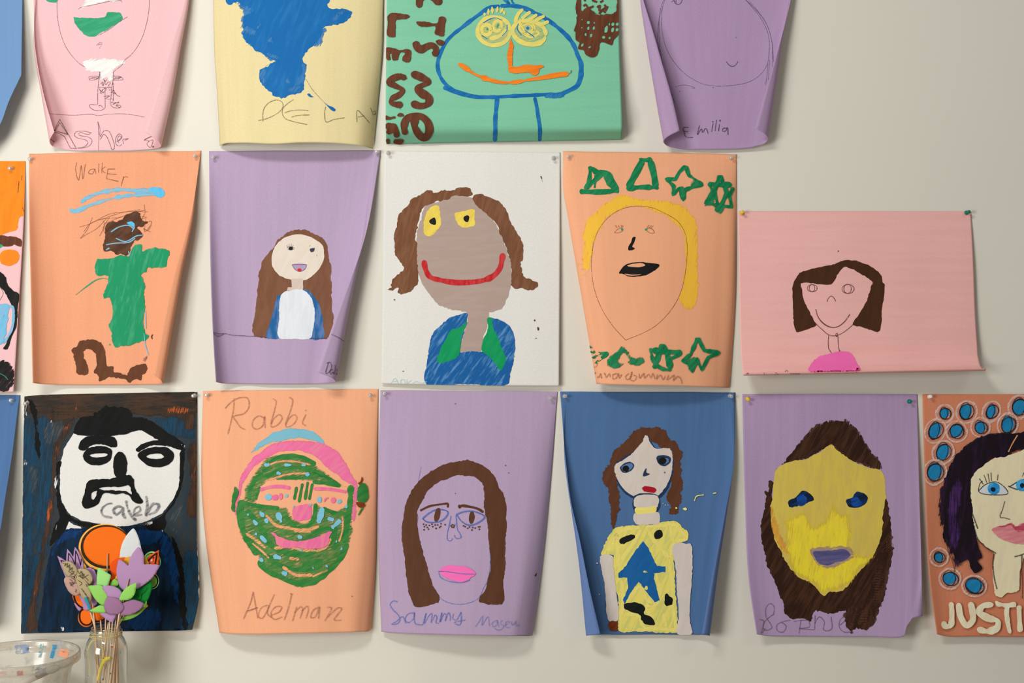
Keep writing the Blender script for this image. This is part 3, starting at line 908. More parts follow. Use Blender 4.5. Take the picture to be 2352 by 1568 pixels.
sh.part('painted_top').f(wh, [498,1225, 498,1100, 500,1000, 515,950, 570,925, 640,922, 690,955, 718,1020, 720,1100, 712,1180, 695,1228, 600,1232], j=.8)
sh.part('painted_mouth').f(paint('lilac_lip_paint', (178, 152, 186)), [580,764, 672,764, 665,790, 645,805, 615,806, 595,790], j=.3).ks(ed, 1.4, [580,763,672,763],[580,764,600,795,630,807,660,792,672,764]).el(paint('scarlet_paint', (212, 42, 34)), 627, 797, 14, 9)
sh.part('painted_eye').el(blk, 571, 662, 14, 10).ks(ek, 1.2, [548,655,570,648,595,660,575,672,550,665], [548,640,552,655], [560,630,562,650],[575,632,575,648],[588,638,582,652])
sh.part('painted_eye').f(paint('slate_paint', (58, 62, 74)), [693,665,722,658,718,678,700,684], j=.5).ks(ek, 1.2, [692,665,725,660],[695,640,690,650],[735,700,738,712])
sh.part('pencil_table_line', split=True).ks(ed, 1.7, [80,1190,120,1200,150,1198,200,1208,260,1212,370,1218,420,1222],[80,1195,110,1215,150,1200],[690,1228,800,1228])
sh.part('pencil_table_line', region='right').k(ed, 1.7, [828,1203,860,1218,890,1235,908,1250])
sh.part('lettering', region='right').ks(ed, 2.0, [808,1382,792,1450,815,1438,828,1405,818,1380,795,1385], [834,1425,818,1430,821,1455,836,1440,842,1455], [850,1395,846,1452], [860,1420,859,1460])
sh.flush()

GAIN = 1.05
# white sheet, grey-brown face
T = (860, 330, 2.75)
sh = Sheet('painting', 'white paper with a large grey-brown face, yellow eyes and wide red smile', WHITE, [
    [882.5, 346, 1.5, 880, 600, 6, 876, 881, 9],
    [980, 347, 3, 980, 600, 8, 978, 883, 13],
    [1085, 348, 4, 1083, 600, 9, 1081, 884.5, 16],
    [1190, 349, 3, 1188, 600, 9, 1184, 885.5, 17],
    [1287, 350, 1.5, 1286, 600, 9, 1284, 886, 16]], T=T, seed=10)
fa = paint('taupe_face_paint', (174, 152, 141), (182, 162, 152), 5, 1, 4, 0.6, lo=.4, hi=.7)
hw = paint('hair_brown_paint', (116, 74, 50), (134, 92, 66), 75, 1, 5, 0.8)
ey = paint('yellow_paint', (236, 210, 92), (222, 194, 80), 50, 1.4, 4, 0.8)
rd = paint('red_paint', (188, 32, 38), (206, 70, 70), 85, 1.4, 4, 0.8)
bj = paint('coat_blue_paint', (24, 92, 156), (98, 150, 196), 55, 1.3, 6, 0.9, lo=.48, hi=.66)
gl = paint('lapel_green_paint', (10, 146, 84), (30, 158, 100), 60, 1, 5, 0.7)
sh.part('painted_face').f(fa, [330,395, 400,370, 470,340, 560,330, 620,345, 700,420, 760,500, 800,590, 835,670, 862,770, 868,860, 845,960, 800,1040, 760,1060, 660,1058, 560,1058, 470,1042, 400,1010, 345,940, 295,870, 270,780, 262,680, 270,560, 300,460], j=1.6)
sh.part('painted_neck').f(fa, [590,1050, 718,1060, 712,1150, 690,1210, 675,1310, 545,1315, 560,1220, 585,1130], j=1.2)
sh.part('painted_hair').f(hw, [130,600, 135,520, 165,440, 210,390, 245,345, 290,325, 350,292, 375,310, 430,292, 480,292, 540,278, 590,280, 622,320, 600,330, 530,325, 470,345, 400,365, 320,395, 290,440, 270,520, 262,600, 270,640, 268,720, 275,790, 272,880, 240,925, 155,940, 160,910, 110,925, 75,918, 105,905, 110,880, 135,840, 180,790, 155,740, 130,690], j=2)
sh.f(hw, [622,335, 680,318, 740,345, 790,370, 832,415, 850,470, 880,530, 905,570, 932,620, 935,720, 925,770, 945,840, 1000,865, 1030,885, 1010,915, 980,926, 940,918, 870,900, 862,770, 835,670, 795,570, 770,510, 705,440, 650,390], j=2)
sh.part('painted_eye').f(ey, [335,430,370,395,405,395,415,440,418,510,390,555,355,583,320,570,312,530,315,480], j=1).sub('pupil').f(blk, [345,490,378,465,390,490,385,512,362,508], j=.6)
sh.part('painted_eye').f(ey, [508,440,560,425,628,418,635,480,632,515,570,530,545,525,520,490], j=1).sub('pupil').f(blk, [560,470,585,452,600,462,590,495,572,490], j=.6)
sh.part('painted_mouth').k(rd, 12, [312,735, 322,790, 350,840, 420,862, 500,875, 600,875, 690,862, 750,835, 790,790, 805,735, 812,690], j=.12)
sh.part('painted_coat').f(bj, [590,1070, 540,1078, 470,1105, 400,1160, 360,1210, 345,1290, 332,1380, 330,1518, 600,1520, 835,1520, 860,1440, 880,1350, 886,1250, 870,1180, 830,1130, 775,1105, 720,1100, 720,1180, 700,1260, 680,1310, 600,1310, 545,1320, 555,1220, 580,1130], j=1.4)
sh.part('painted_lapel', split=True).f(gl, [585,1125, 555,1150, 525,1165, 490,1172, 460,1220, 415,1300, 398,1380, 470,1370, 530,1340, 548,1280, 552,1210], j=1.2).f(gl, [715,1100, 740,1105, 748,1160, 775,1220, 808,1300, 828,1380, 800,1430, 765,1395, 720,1340, 675,1300, 690,1230, 715,1180], j=1.2)
sh.part('paint_fleck', split=True).ks(hb, 3, [1050,205,1056,220],[1010,1110,1013,1120]).el(hb, 1033, 1167, 6, 12).el(hb, 1020, 1228, 5, 3).el(hb, 127, 985, 4, 3).el(hb, 183, 1436, 4, 3).k(pk, 1.2, [1052,205,1060,240])
aq = pencil('aqua_crayon', (176, 214, 214), 0.8)
sh.part('lettering').ks(aq, 2, [105,1510,130,1480,150,1512],[112,1500,145,1498],[165,1512,168,1490,190,1492,192,1512],[205,1485,205,1512,235,1490],[240,1510,265,1500,300,1512,330,1500])
sh.flush()

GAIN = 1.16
# orange sheet with green stars
T = (1280, 330, 2.75)
sh = Sheet('painting', 'orange paper with a yellow-haired pencil face between two rows of green stars', ORANGE_B, [
    [1293, 347, 1.2, 1297, 421, 3, 1316, 520, 4, 1350, 690, 5, 1385, 870, 6],
    [1299, 347, 1.5, 1294, 421, 10, 1307, 512, 16, 1338, 695, 24, 1370, 881, 30],
    [1312, 347, 2, 1306, 421, 18, 1316, 512, 26, 1344, 695, 36, 1376, 881.5, 44],
    [1345, 348, 3, 1340, 421, 24, 1345, 512, 34, 1368, 695, 46, 1396, 882.5, 56],
    [1440, 349, 5, 1436, 421, 30, 1436, 512, 40, 1442, 695, 54, 1462, 884, 66],
    [1560, 351, 5, 1560, 421, 26, 1560, 512, 36, 1562, 695, 48, 1562, 886, 58],
    [1655, 353, 3, 1655, 421, 14, 1655, 512, 20, 1652, 695, 27, 1645, 889, 34],
    [1683, 354, 1.8, 1684, 421, 6, 1685, 512, 10, 1682, 695, 13, 1668, 890, 17],
    [1692, 354, 1.2, 1692, 421, 2, 1691, 512, 3, 1689, 695, 4, 1676, 890, 5]], T=T, seed=11)
yh = paint('hair_yellow_paint', (246, 182, 58), (244, 172, 66), 80, .8, 4, 0.7, dry=.25, soft=.14)
dg = paint('star_green_paint', (14, 112, 66), (38, 132, 86), 50, 1.3, 5, 0.9)
dgd = paint('star_green_dry', (20, 116, 70), (50, 134, 90), 50, 1.3, 5, 0.9, dry=.34)
bk = paint('ink_black_paint', (22, 22, 20), (34, 32, 30), 10, 1, 4, .5)
sh.part('painted_hair').f(yh, [135,740, 160,715, 165,650, 165,580, 185,500, 230,440, 290,390, 360,345, 430,330, 500,345, 560,355, 650,358, 740,370, 810,405, 850,455, 885,530, 885,640, 885,800, 885,960, 850,1035, 820,1045, 785,1020, 775,960, 790,880, 805,780, 810,640, 790,560, 740,500, 660,445, 580,410, 500,395, 420,410, 340,455, 270,530, 235,600, 222,700, 200,790, 150,860, 125,800], j=2.5, fe=7)
sh.part('pencil_outline').ks(wk, 1.6, [432,1240, 350,1150, 280,1040, 235,920, 217,800, 220,690, 240,590, 290,500, 370,430, 450,400, 520,394, 600,405, 680,440, 760,490, 805,560, 820,640, 815,760, 800,860, 770,960, 710,1060, 620,1150, 540,1195, 432,1240])
sh.part('painted_nose').f(bk, [478,590, 495,588, 488,620, 472,650, 490,660, 480,670, 450,672, 450,650, 465,625], j=.4)
sh.part('painted_mouth').f(bk, [390,820, 405,790, 440,760, 520,748, 570,752, 645,765, 620,795, 570,825, 510,838, 450,838, 410,820], h=[[440,770, 480,757, 540,755, 555,768, 500,780, 450,775], [425,822, 470,825, 530,825, 500,832, 450,832]], j=.5)
sh.part('pencil_eye').ks(wk, 1.7, [360,562,375,545,405,532,415,545,395,560,360,562],[365,512,378,532],[385,515,392,530],[405,512,405,530],[415,515,412,530]).el(gp, 409, 541, 7, 8)
sh.part('pencil_eye').ks(wk, 1.7, [552,540,575,533,600,540,612,562,590,565,565,552],[565,530,580,512],[578,530,595,515],[590,532,606,518]).el(gp, 561, 541, 7, 8)
sh.part('painted_star').k(dg, 9, [210,142, 203,220, 188,288], j=.2).k(dg, 10, [215,150, 255,185, 310,182, 345,230, 385,295], j=.2).k(dg, 10, [140,302, 260,305, 390,298], j=.2).k(dg, 11, [170,285, 225,240, 300,185], j=.2).k(dg, 5, [240,200, 236,280], j=.2).k(dgd, 15, [300,195, 335,250, 360,295], j=.2)
sh.part('painted_star').k(dg, 15, [540,105, 500,180, 445,280], j=.15).k(dg, 15, [585,105, 608,190, 622,280], j=.15).k(dg, 10, [435,284, 540,275, 640,280], j=.2).k(dg, 9, [515,97, 560,105, 600,100], j=.2)
sh.part('painted_star').k(dg, 8.5, [810,140, 830,200, 900,245, 910,260, 840,280, 810,290, 795,350, 770,280, 730,320, 735,270, 690,225, 745,225, 770,180, 810,140], sm=0, j=.2).f(dgd, [860,225,920,255,870,280,840,270], j=1.5).f(dgd, [780,270,810,290,795,360,775,320], j=1.5)
sh.part('painted_star').k(dg, 8.5, [1025,200, 990,300, 1020,420, 1070,310, 1025,200], sm=0, j=.2).k(dg, 11, [950,255, 1020,260, 1100,260], j=.2).k(dg, 8, [955,250,980,300,935,375,1020,390,1100,400,1085,330,1110,275], sm=0, j=.2).f(dgd, [960,320,985,310,990,370,930,390], j=2).f(dgd, [985,380,1060,385,1020,440], j=1.5)
sh.part('painted_star').k(dg, 7.5, [205,1275,235,1320,315,1325,265,1365,235,1410], j=.2).k(dgd, 8, [222,1350,260,1345])
sh.part('painted_star').f(dgd, [315,1390,330,1355,370,1320,410,1280,450,1320,480,1355,530,1345,552,1370,520,1405,470,1400,430,1385,400,1410,350,1420], h=[[420,1325,455,1370,420,1385,385,1375]], j=2)
sh.part('painted_star').k(dg, 11, [665,1265, 640,1330, 610,1420], j=.2).k(dg, 11, [670,1265, 695,1340, 715,1425], j=.2).k(dg, 9, [590,1300,640,1310,770,1325,700,1365], j=.3).k(dgd, 9, [585,1290,610,1380,660,1420,720,1430], j=.3)
sh.part('painted_star').k(dg, 9, [885,1225, 840,1330, 790,1370, 840,1390, 850,1440, 880,1360, 910,1430, 950,1350, 1015,1320, 925,1305, 885,1225], sm=0, j=.2).f(dgd, [820,1360,880,1350,870,1400,840,1440,810,1390], j=2)
sh.part('lettering').ks(wk, 2.4, [240,1440, 262,1475, 275,1450, 280,1478, 300,1448, 310,1475, 330,1450, 335,1475], [375,1450,350,1460,355,1485,375,1475,385,1450,392,1480,405,1455], [450,1450,430,1470,440,1490,465,1470,470,1440,460,1490,485,1495,500,1470,480,1460], [515,1450,520,1480,545,1450,550,1480,575,1455,590,1480,600,1450,615,1485], [630,1455,625,1485,650,1460,665,1490,680,1465], [700,1460,690,1490,715,1475,735,1460,730,1495,755,1470,775,1480,785,1515])
sh.flush()

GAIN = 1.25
# pink landscape sheet
T = (1680, 470, 3.825)
cols = []
for t in (0, .06, .3, .55, .8, .95, 1):
    xl = [1695, 1697, 1699.6, 1701, 1702.5, 1705, 1707.5, 1708]
    xr = [2230, 2236, 2241, 2245, 2248, 2254, 2263, 2264]
    yy = [484.5 + .5*t, 600, 730, 790, 823, 846 - 4*t, 862 - 11 * t, 858.5 - 12.5 * t]
    dd = [1.5, 9, 12, 16, 24, 40, 62, 74]
    b = 1 + .4 * math.sin(math.pi * t)
    cols.append([c for i in range(8) for c in (xl[i] + (xr[i] - xl[i]) * t, yy[i], dd[i] * (b if i < 4 else 1))])
sh = Sheet('painting', 'rose pink landscape paper with a dark-haired pencil face and bright pink shirt', PINK2, cols, T=T, seed=12, cell=3.5)
db = paint('dark_hair_paint', (64, 38, 22), (78, 48, 30), 85, 1, 4, 0.5)
hp = paint('hot_pink_paint', (246, 104, 168), (240, 96, 160), 5, 1, 4, .5)
ik = pencil('plum_pencil', (96, 52, 58), 0.95, grain=.36)
sh.part('painted_hair').f(db, [545,690, 570,630, 620,590, 700,565, 800,545, 900,520, 990,490, 1030,482, 1100,495, 1180,520, 1240,550, 1290,590, 1320,625, 1330,680, 1345,700, 1340,780, 1328,850, 1320,950, 1312,1050, 1300,1110, 1200,1095, 1130,1072, 1070,1055, 1090,1010, 1130,950, 1180,850, 1210,770, 1220,720, 1235,680, 1180,635, 1110,590, 1040,555, 1000,548, 970,565, 930,620, 885,690, 800,702, 700,692, 610,690, 620,760, 640,850, 680,940, 720,1000, 745,1055, 690,1085, 620,1110, 570,1118, 545,1030, 540,900, 538,720], j=1.2)
sh.part('pencil_outline').ks(ik, 1.9, [735,1040, 790,1090, 850,1140, 900,1152, 960,1135, 1020,1095, 1070,1050], [855,1145, 850,1200, 855,1265, 870,1290, 880,1305, 930,1300, 955,1280], [935,1150, 940,1250, 950,1290], [930,1125,915,1140,925,1160,932,1130])
sh.part('pencil_eye').ring(ik, 1.8, 710, 733, 42, 30).ring(ik, 1.6, 708, 732, 24, 30)
sh.part('pencil_eye').ring(ik, 1.8, 1025, 740, 52, 38).ring(ik, 1.6, 1020, 738, 32, 38)
sh.part('pencil_nose').k(ik, 2, [838,852, 855,815, 880,803, 900,820, 915,848])
sh.part('pencil_smile').k(ik, 2.6, [740,918, 760,985, 810,1045, 870,1075, 930,1072, 990,1030, 1040,962]).k(ik, 1.5, [780,1015,830,1060,870,1078])
sh.part('painted_shirt').f(hp, [675,1455, 695,1405, 730,1360, 800,1325, 870,1305, 960,1285, 1040,1300, 1080,1350, 1105,1400, 1130,1450, 1080,1470, 900,1477, 740,1478], j=1)
sh.part('lettering').ks(ik, 1.6, [130,1485,150,1480],[285,1475,288,1488],[375,1485,395,1478,412,1488],[470,1470,485,1455,495,1470],[515,1480,600,1482])
sh.el(ik, 938, 408, 5, 7)
sh.flush()
GAIN = 1.0
# ================================================================ bottom row
sh = Sheet('painting', 'darker plain blue paper at the left edge with its right side curling forward', BLUE, [
    [-350, 905, 2, -350, 1180, 14, -345, 1450, 30],
    [-190, 905, 4, -190, 1180, 14, -188, 1450, 26],
    [-80, 906, 4, -90, 1100, 14, -105, 1300, 26, -118, 1448, 34],
    [0, 906.5, 3, -16, 1050, 16, -40, 1200, 36, -78, 1447, 46],
    [30, 907, 2.5, 16, 1041, 24, -10, 1190, 50, -52, 1445, 62],
    [46, 907, 2, 40, 947, 12, 28, 1041, 32, 11, 1148, 54, 3, 1203, 62, -25, 1330, 72, -44, 1440, 78]], seed=13)

# dark painting, white face
T = (0, 880, 2.279)
sh = Sheet('painting', 'dark blue and brown painted sheet with a stern black and white moustached face', WHITE, [
    [56, 910, 2, 52.6, 1099, 7, 50.5, 1319, 12, 48, 1455, 18],
    [90, 907, 4, 88, 1099, 9, 86, 1319, 14, 84, 1453.5, 20],
    [155, 905, 5, 154, 1099, 10, 153, 1319, 14, 152, 1452, 18],
    [255, 903, 6, 254, 1099, 11, 253, 1319, 14, 252, 1449.5, 18],
    [355, 901, 5, 354, 1099, 11, 353, 1319, 15, 352, 1448, 20],
    [430, 900, 3, 430, 1099, 12, 430, 1319, 20, 424, 1447, 28],
    [453, 899.5, 2, 452, 1231, 10, 455.5, 1385, 16, 442, 1446, 24]], T=T, seed=14)
c_bg = paint('slate_wash', (54, 57, 57), (38, 56, 68), 86, .8, 5, 0.9)
c_br = paint('dark_umber_wash', (58, 46, 38), (84, 56, 38), 88, .8, 5, 0.9, dry=.40, soft=.12, ew=.3)
c_tp = paint('dark_umber_band', (50, 44, 38), (78, 54, 38), 3, .8, 5, 0.9, dry=.36, soft=.12, ew=.3)
c_bl = paint('prussian_wash', (22, 66, 94), (36, 56, 68), 84, .8, 5, 0.9, dry=.42, soft=.12, ew=.3)
c_nv = paint('coat_navy', (8, 26, 42), (12, 44, 74), 84, .9, 5, 0.85)
c_nb = paint('coat_blue_brush', (10, 60, 112), (12, 46, 88), 70, .9, 5, 0.9, dry=.38, soft=.12, ew=.3)
c_or = paint('rust_dry', (190, 92, 44), (150, 74, 40), 80, 1, 5, 0.8, dry=.46, soft=.10)
c_gr = paint('grey_dry', (76, 84, 88), (60, 70, 76), 70, 1, 6, 0.8, dry=.50, soft=.12)
c_bk = paint('heavy_black', (12, 12, 12), (22, 22, 22), 60, 1, 4, .6)
c_wf = paint('white_fleck', (226, 222, 216), (212, 208, 202), 80, 1, 4, .5, dry=.40)
sh.part('painted_background')
sh.f(c_bg, [128,66, 300,60, 600,54, 900,48, 1033,45, 1033,300, 1031,800, 1040,1150, 1032,1240, 1006,1291, 800,1296, 500,1300, 110,1312, 112,1200, 115,1000, 121,500], h=[[385,262, 450,275, 560,275, 640,268, 735,243, 800,280, 880,330, 948,350, 945,450, 935,540, 905,610, 850,680, 770,720, 680,745, 600,748, 520,735, 430,720, 370,690, 330,640, 312,560, 315,430, 335,340],[362,722,385,740,420,750,425,758,345,765]], sm=0, j=.8, cell=10)
sh.part('brushed_background')
sh.f(c_tp, [128,66, 1033,45, 1033,160, 900,170, 600,165, 420,180, 200,190, 130,150], j=3)
sh.f(c_tp, [200,140,420,120,700,130,1000,120,1030,180,960,190,700,165,420,180,300,260,220,240], j=3)
sh.f(c_bl, [125,180,190,200,200,400,180,700,190,1000,150,1300,112,1300,115,800], j=3).f(c_bl, [200,170,260,180,300,300,280,600,250,900,200,900,180,500], j=3)
sh.f(c_bl, [800,190,960,180,1020,240,1015,300,900,280], j=3).f(c_bl, [150,900,210,900,190,1200,150,1290], j=3).f(c_bl, [970,880,1030,870,1035,1200,980,1280], j=3)
sh.f(c_br, [280,280,360,200,400,170,390,220,320,350,300,560,260,800,200,1100,190,1300,140,1300,170,1050,230,750,270,480], j=3).f(c_br, [980,330,1030,300,1030,700,970,700,990,500], j=3).f(c_br, [940,170,1010,150,1030,240,980,250], j=3)
sh.part('rust_patch', split=True).f(c_or, [285,360,300,330,305,370,290,420,280,400], j=2).f(c_or, [255,620,270,600,272,640,255,740,240,770,245,690], j=2).f(c_or, [340,230,365,210,355,240,335,260], j=2).f(c_or, [600,135,640,130,640,155,610,155], j=2).f(c_or, [860,130,930,120,990,140,980,160,880,150], j=3).f(c_or, [1005,440,1020,430,1018,500,1008,540], j=2).f(c_or, [180,1080,200,1040,195,1090,178,1110], j=2).f(c_or, [390,130,410,100,405,150], j=1.5)
sh.f(c_gr, [230,220,330,190,330,260,260,330,230,300], j=3).f(c_gr, [870,700,900,660,960,640,950,700,890,730], j=3).f(c_gr, [880,740,930,760,950,800,910,790], j=2).f(c_gr, [160,420,200,440,190,600,150,560], j=3)
sh.part('painted_coat')
sh.f(c_nv, [340,765, 425,760, 480,745, 600,750, 680,748, 760,745, 800,770, 850,768, 900,820, 930,900, 935,1000, 950,1150, 975,1290, 210,1305, 215,1180, 230,1050, 250,940, 270,860, 300,810], j=1.5, cell=10)
sh.f(c_nb, [340,765,430,760,420,800,340,830,280,900,250,1000,240,1100,225,1080,245,950,270,860,300,810], j=3).f(c_nb, [720,760,800,760,860,770,830,830,740,850,700,800], j=3).f(c_nb, [845,770,900,820,932,920,940,1080,960,1200,920,1150,880,1000,840,880], j=3).f(c_nb, [660,1200,840,1180,830,1280,700,1296], j=3)
sh.part('painted_hair')
sh.f(c_bk, [385,262, 400,215, 430,178, 500,172, 560,165, 660,180, 750,180, 810,210, 870,250, 930,290, 970,325, 965,352, 948,350, 880,325, 800,278, 735,243, 660,265, 590,275, 450,272], j=1.5)
sh.f(c_bk, [948,350, 965,350, 960,450, 945,560, 905,640, 868,690, 870,740, 850,765, 790,770, 760,745, 850,690, 905,612, 935,540], j=1)
sh.f(c_bk, [318,410, 305,480, 308,560, 325,630, 365,690, 430,722, 520,738, 600,752, 560,756, 430,748, 362,722, 335,780, 290,830, 262,850, 275,780, 310,700, 300,640, 295,500, 300,420], j=2)
sh.f(c_bk, [150,85,185,100,200,200,210,400,190,330,180,200,150,120], j=3).f(c_bk, [500,165,520,140,600,120,680,140,690,180,600,185], j=4).f(c_bk, [900,800,940,880,960,1000,975,1200,970,1290,940,1200,935,1000], j=2)
sh.part('painted_eyebrow').f(c_bk, [412,340,425,305,460,280,520,275,600,285,612,330,590,335,540,320,480,325,440,350], j=1)
sh.part('painted_eyebrow').f(c_bk, [710,350,730,325,780,303,850,298,900,310,880,325,800,325,750,345,725,358], j=1)
sh.part('painted_eye').f(c_bk, [435,380,455,345,500,330,550,330,585,350,585,385,560,415,510,428,460,418], h=[[468,375,500,366,565,372,555,382,510,388,478,384]], j=.8)
sh.part('painted_eye').f(c_bk, [722,375,760,345,820,332,880,340,912,375,900,410,850,436,790,435,745,408], h=[[768,382,800,368,840,368,862,385,840,395,800,396]], j=.8)
sh.part('painted_nose').f(c_bk, [592,420,600,380,625,357,650,370,665,410,662,470,655,490,635,498,605,485,595,450], j=.6)
sh.part('painted_moustache').f(c_bk, [428,630,440,580,460,515,500,500,560,500,610,490,680,482,703,500,700,525,720,570,748,620,740,628,700,620,680,590,650,578,600,580,550,575,530,590,515,630,470,650,440,648],
    h=[[478,575,505,562,505,590,485,608],[520,550,560,540,640,540,675,535,690,585,660,565,600,562,540,558]], j=1.2)
sm_ = paint('smudged_grey', (92, 92, 98), (168, 166, 166), 30, 1.4, 5, .95, dry=.43, soft=.2, alpha=.92, ew=.25)
sh.part('letter', split=True).k(sm_, 6, [590,628,560,632,532,660,540,690,590,704]).k(sm_, 8, [640,646,612,645,595,668,610,685,638,662,644,650,645,685,660,708]).k(sm_, 8, [660,612,668,650,690,695,715,718]).k(sm_, 6, [695,690,735,665,728,645,705,660,705,690,745,685]).k(sm_, 8, [765,588,772,640,765,690,782,662,802,630,832,637,818,668,778,688])
sh.part('white_gap', split=True).f(c_wf, [264,195,272,192,272,205,265,205],j=.5).f(c_wf, [125,400,142,405,140,430,128,435], j=1.5).f(c_wf, [292,490,302,480,300,540,290,550],j=1.5).f(c_wf, [294,745,300,735,302,760,296,765],j=.6).f(c_wf, [950,320,972,325,972,345,962,335],j=1).f(c_wf, [1012,1270,1022,1250,1010,1290,1002,1292],j=1)
sh.f(c_wf, [1025,820,1031,820,1031,850,1026,850],j=.6).f(c_wf, [320,1275,330,1272,335,1290,325,1292],j=1).f(c_wf, [760,735,800,722,805,730,770,742],j=1).f(c_wf, [135,150,145,90,142,170],j=1).f(c_wf,[840,772,852,765,856,775],j=.4)
sh.flush()

# orange sheet, green bearded head
T = (450, 880, 2.614)
sh = Sheet('painting', 'orange paper with a green bearded face, pink nose and lips and a blue cap', ORANGE_B, [
    [466, 898, 1.5, 464.5, 1148, 4, 473, 1243, 5, 504, 1452, 6],
    [471, 898, 2, 468, 1148, 14, 477, 1243, 18, 508, 1453, 24],
    [492, 897, 3, 488, 1148, 24, 497, 1243, 30, 524, 1454.5, 40],
    [565, 896, 5, 563, 1148, 30, 567, 1243, 42, 580, 1456, 54],
    [668, 895, 6, 667, 1148, 34, 669, 1243, 48, 676, 1454, 62],
    [770, 894, 5, 768, 1148, 30, 768, 1243, 42, 766, 1452, 54],
    [845, 893, 3, 843, 1148, 20, 842, 1243, 28, 828, 1450, 38],
    [864, 893, 2, 862, 1148, 9, 860, 1290, 12, 848, 1448, 18],
    [869, 893, 1.5, 866, 1148, 3, 863.5, 1290, 4, 853.5, 1444, 5]], T=T, seed=15)
rg = paint('beard_green', (52, 126, 56), (96, 146, 76), 20, 1.2, 7, 0.95, dry=.43, soft=.10)
rgs = paint('beard_green_solid', (44, 122, 54), (72, 136, 66), 30, 1.3, 5, 0.9)
rp = paint('rose_dry', (238, 112, 162), (236, 132, 160), 40, 1.1, 6, 0.8, dry=.30, soft=.12)
rps = paint('rose_solid', (234, 108, 160), (240, 136, 150), 70, 1.2, 5, 0.8)
rb = paint('cap_blue', (122, 186, 208), (136, 186, 196), 20, 1.2, 6, 0.8, dry=.26, soft=.12)
rbs = paint('cap_blue_dab', (118, 190, 216), (140, 196, 210), 30, 1.2, 6, 0.7)
op = paint('orange_gap', (246, 170, 120), (238, 164, 110), 25, 1.2, 7, 0.8, dry=.42, soft=.10)
rr = paint('rust_solid', (132, 60, 26), (104, 48, 26), 40, 1.4, 4, .9)
sh.part('painted_cap').f(rb, [325,425,350,385,400,335,470,295,560,273,640,275,700,290,745,320,775,355,765,368,700,345,640,332,560,335,480,350,410,375,350,415], j=1.5)
sh.part('painted_hairband').f(rp, [235,795,240,720,255,640,270,560,310,490,370,425,440,375,540,345,640,345,740,355,830,400,890,460,930,540,965,590,975,640,965,720,960,790,945,830,935,800,945,700,940,610,900,590,840,545,780,500,740,460,700,430,620,405,540,405,470,425,400,465,350,500,310,560,280,620,265,690,250,780], j=1.5)
sh.part('painted_forehead').f(rg, [300,700,300,620,340,560,390,490,440,440,500,428,560,430,640,440,690,460,730,500,790,545,850,590,905,625,880,625,800,610,700,590,600,580,500,578,430,590,390,620,370,690,350,720], j=2)
sh.ks(rgs, 9, [400,530,480,450,560,435,640,445,720,485], [420,560,520,515,620,505,720,530,860,610], [700,590,780,600,870,615], [320,700,325,640,350,590,400,540]).ks(rgs, 6, [360,700,370,660,385,620],[480,570,600,570,700,560],[700,540,800,570,850,600])
sh.part('painted_beard').f(rg, [270,690,330,700,400,730,480,745,540,740,560,770,580,810,640,830,690,820,720,770,700,720,740,740,820,765,880,750,910,720,915,620,945,600,945,700,940,800,935,900,905,980,860,1080,780,1160,700,1210,610,1225,540,1180,460,1150,400,1100,360,1030,300,960,255,870,250,780], j=2.5)
sh.ks(rgs, 16, [275,700,265,780,280,870,320,950,370,1030]).ks(rgs, 13, [380,1060,410,1110,500,1160,610,1200,720,1185,800,1120,860,1060,910,960], [930,610,925,720,905,850,890,960], [300,760,380,850,440,960,520,1010,640,1030,740,990,820,930,840,860], [640,1090,760,1070])
sh.ks(rgs, 9, [290,720,400,740,500,750],[760,750,840,780,900,780],[720,720,710,800,680,850,600,865,540,800],[470,920,520,960],[700,900,800,870,830,900],[430,1060,560,1110,650,1120,760,1100],[280,880,400,1020,500,1060],[820,1000,870,930,890,880])
sh.part('bare_streak', split=True).ks(op, 8, [420,790,480,850,560,870,650,880,740,860], [300,900,360,940,420,990], [470,990,560,980,640,1000,720,1000], [520,1100,600,1150,700,1150],[560,1050,620,1055],[720,1010,780,980,810,930]).ks(op, 5, [420,500,500,470,600,470,690,490], [440,580,560,545,680,540], [700,1160,790,1120],[340,960,400,1010,440,1050],[880,800,880,880,860,950],[590,890,690,890])
sh.part('painted_nose').f(rps, [580,800,585,750,620,730,680,725,695,770,690,810,640,825,600,825], j=1.2).ks(rgs, 6, [605,620,590,700],[640,600,618,715],[672,590,655,700],[700,600,680,700])
sh.part('painted_eyebrow').k(rps, 8, [385,640,450,622,520,620,568,630])
sh.part('painted_eyebrow').k(rps, 7, [708,632,800,635,905,652])
sh.part('painted_eye').el(rbs, 437, 683, 21, 19).el(rbs, 544, 675, 11, 10).el(rps, 475, 686, 19, 17).el(rps, 510, 680, 12, 20)
sh.part('painted_eye').el(rbs, 742, 698, 14, 17).el(rbs, 862, 709, 14, 12).el(rps, 825, 702, 15, 17).ks(rps, 3.5, [770,710,780,692,795,688])
sh.part('painted_lips').f(rps, [450,897,480,900,500,920,560,940,640,945,720,925,770,905,815,890,800,935,790,970,700,995,600,985,520,985,485,965,475,930], j=1.2)
sh.part('blue_dab', split=True)
for p, w in (([385,770,410,800], 10), ([345,820,370,850], 10), ([420,810,430,840], 9), ([490,775,500,800,515,835], 13), ([760,745,750,790,735,840], 12), ([308,785,320,790], 7), ([360,895,365,912], 6), ([388,915,425,955], 9), ([465,1035,515,1050], 9), ([385,1050,405,1070], 7), ([515,1135,550,1145], 8), ([815,870,870,820], 8), ([790,810,830,820], 9), ([900,730,905,750], 8), ([585,735,590,745], 6), ([685,725,690,735], 5), ([410,490,445,488], 8), ([530,490,575,490], 6), ([635,490,660,490], 5), ([485,535,512,545], 6), ([655,545,685,548], 9), ([610,920,640,925], 8), ([700,1110,708,1105], 6), ([780,1100,790,1092], 8), ([840,948,848,950], 5), ([870,990,880,995], 5), ([620,1000,640,1003], 6)):
    sh.k(rbs, w, p, j=.2)
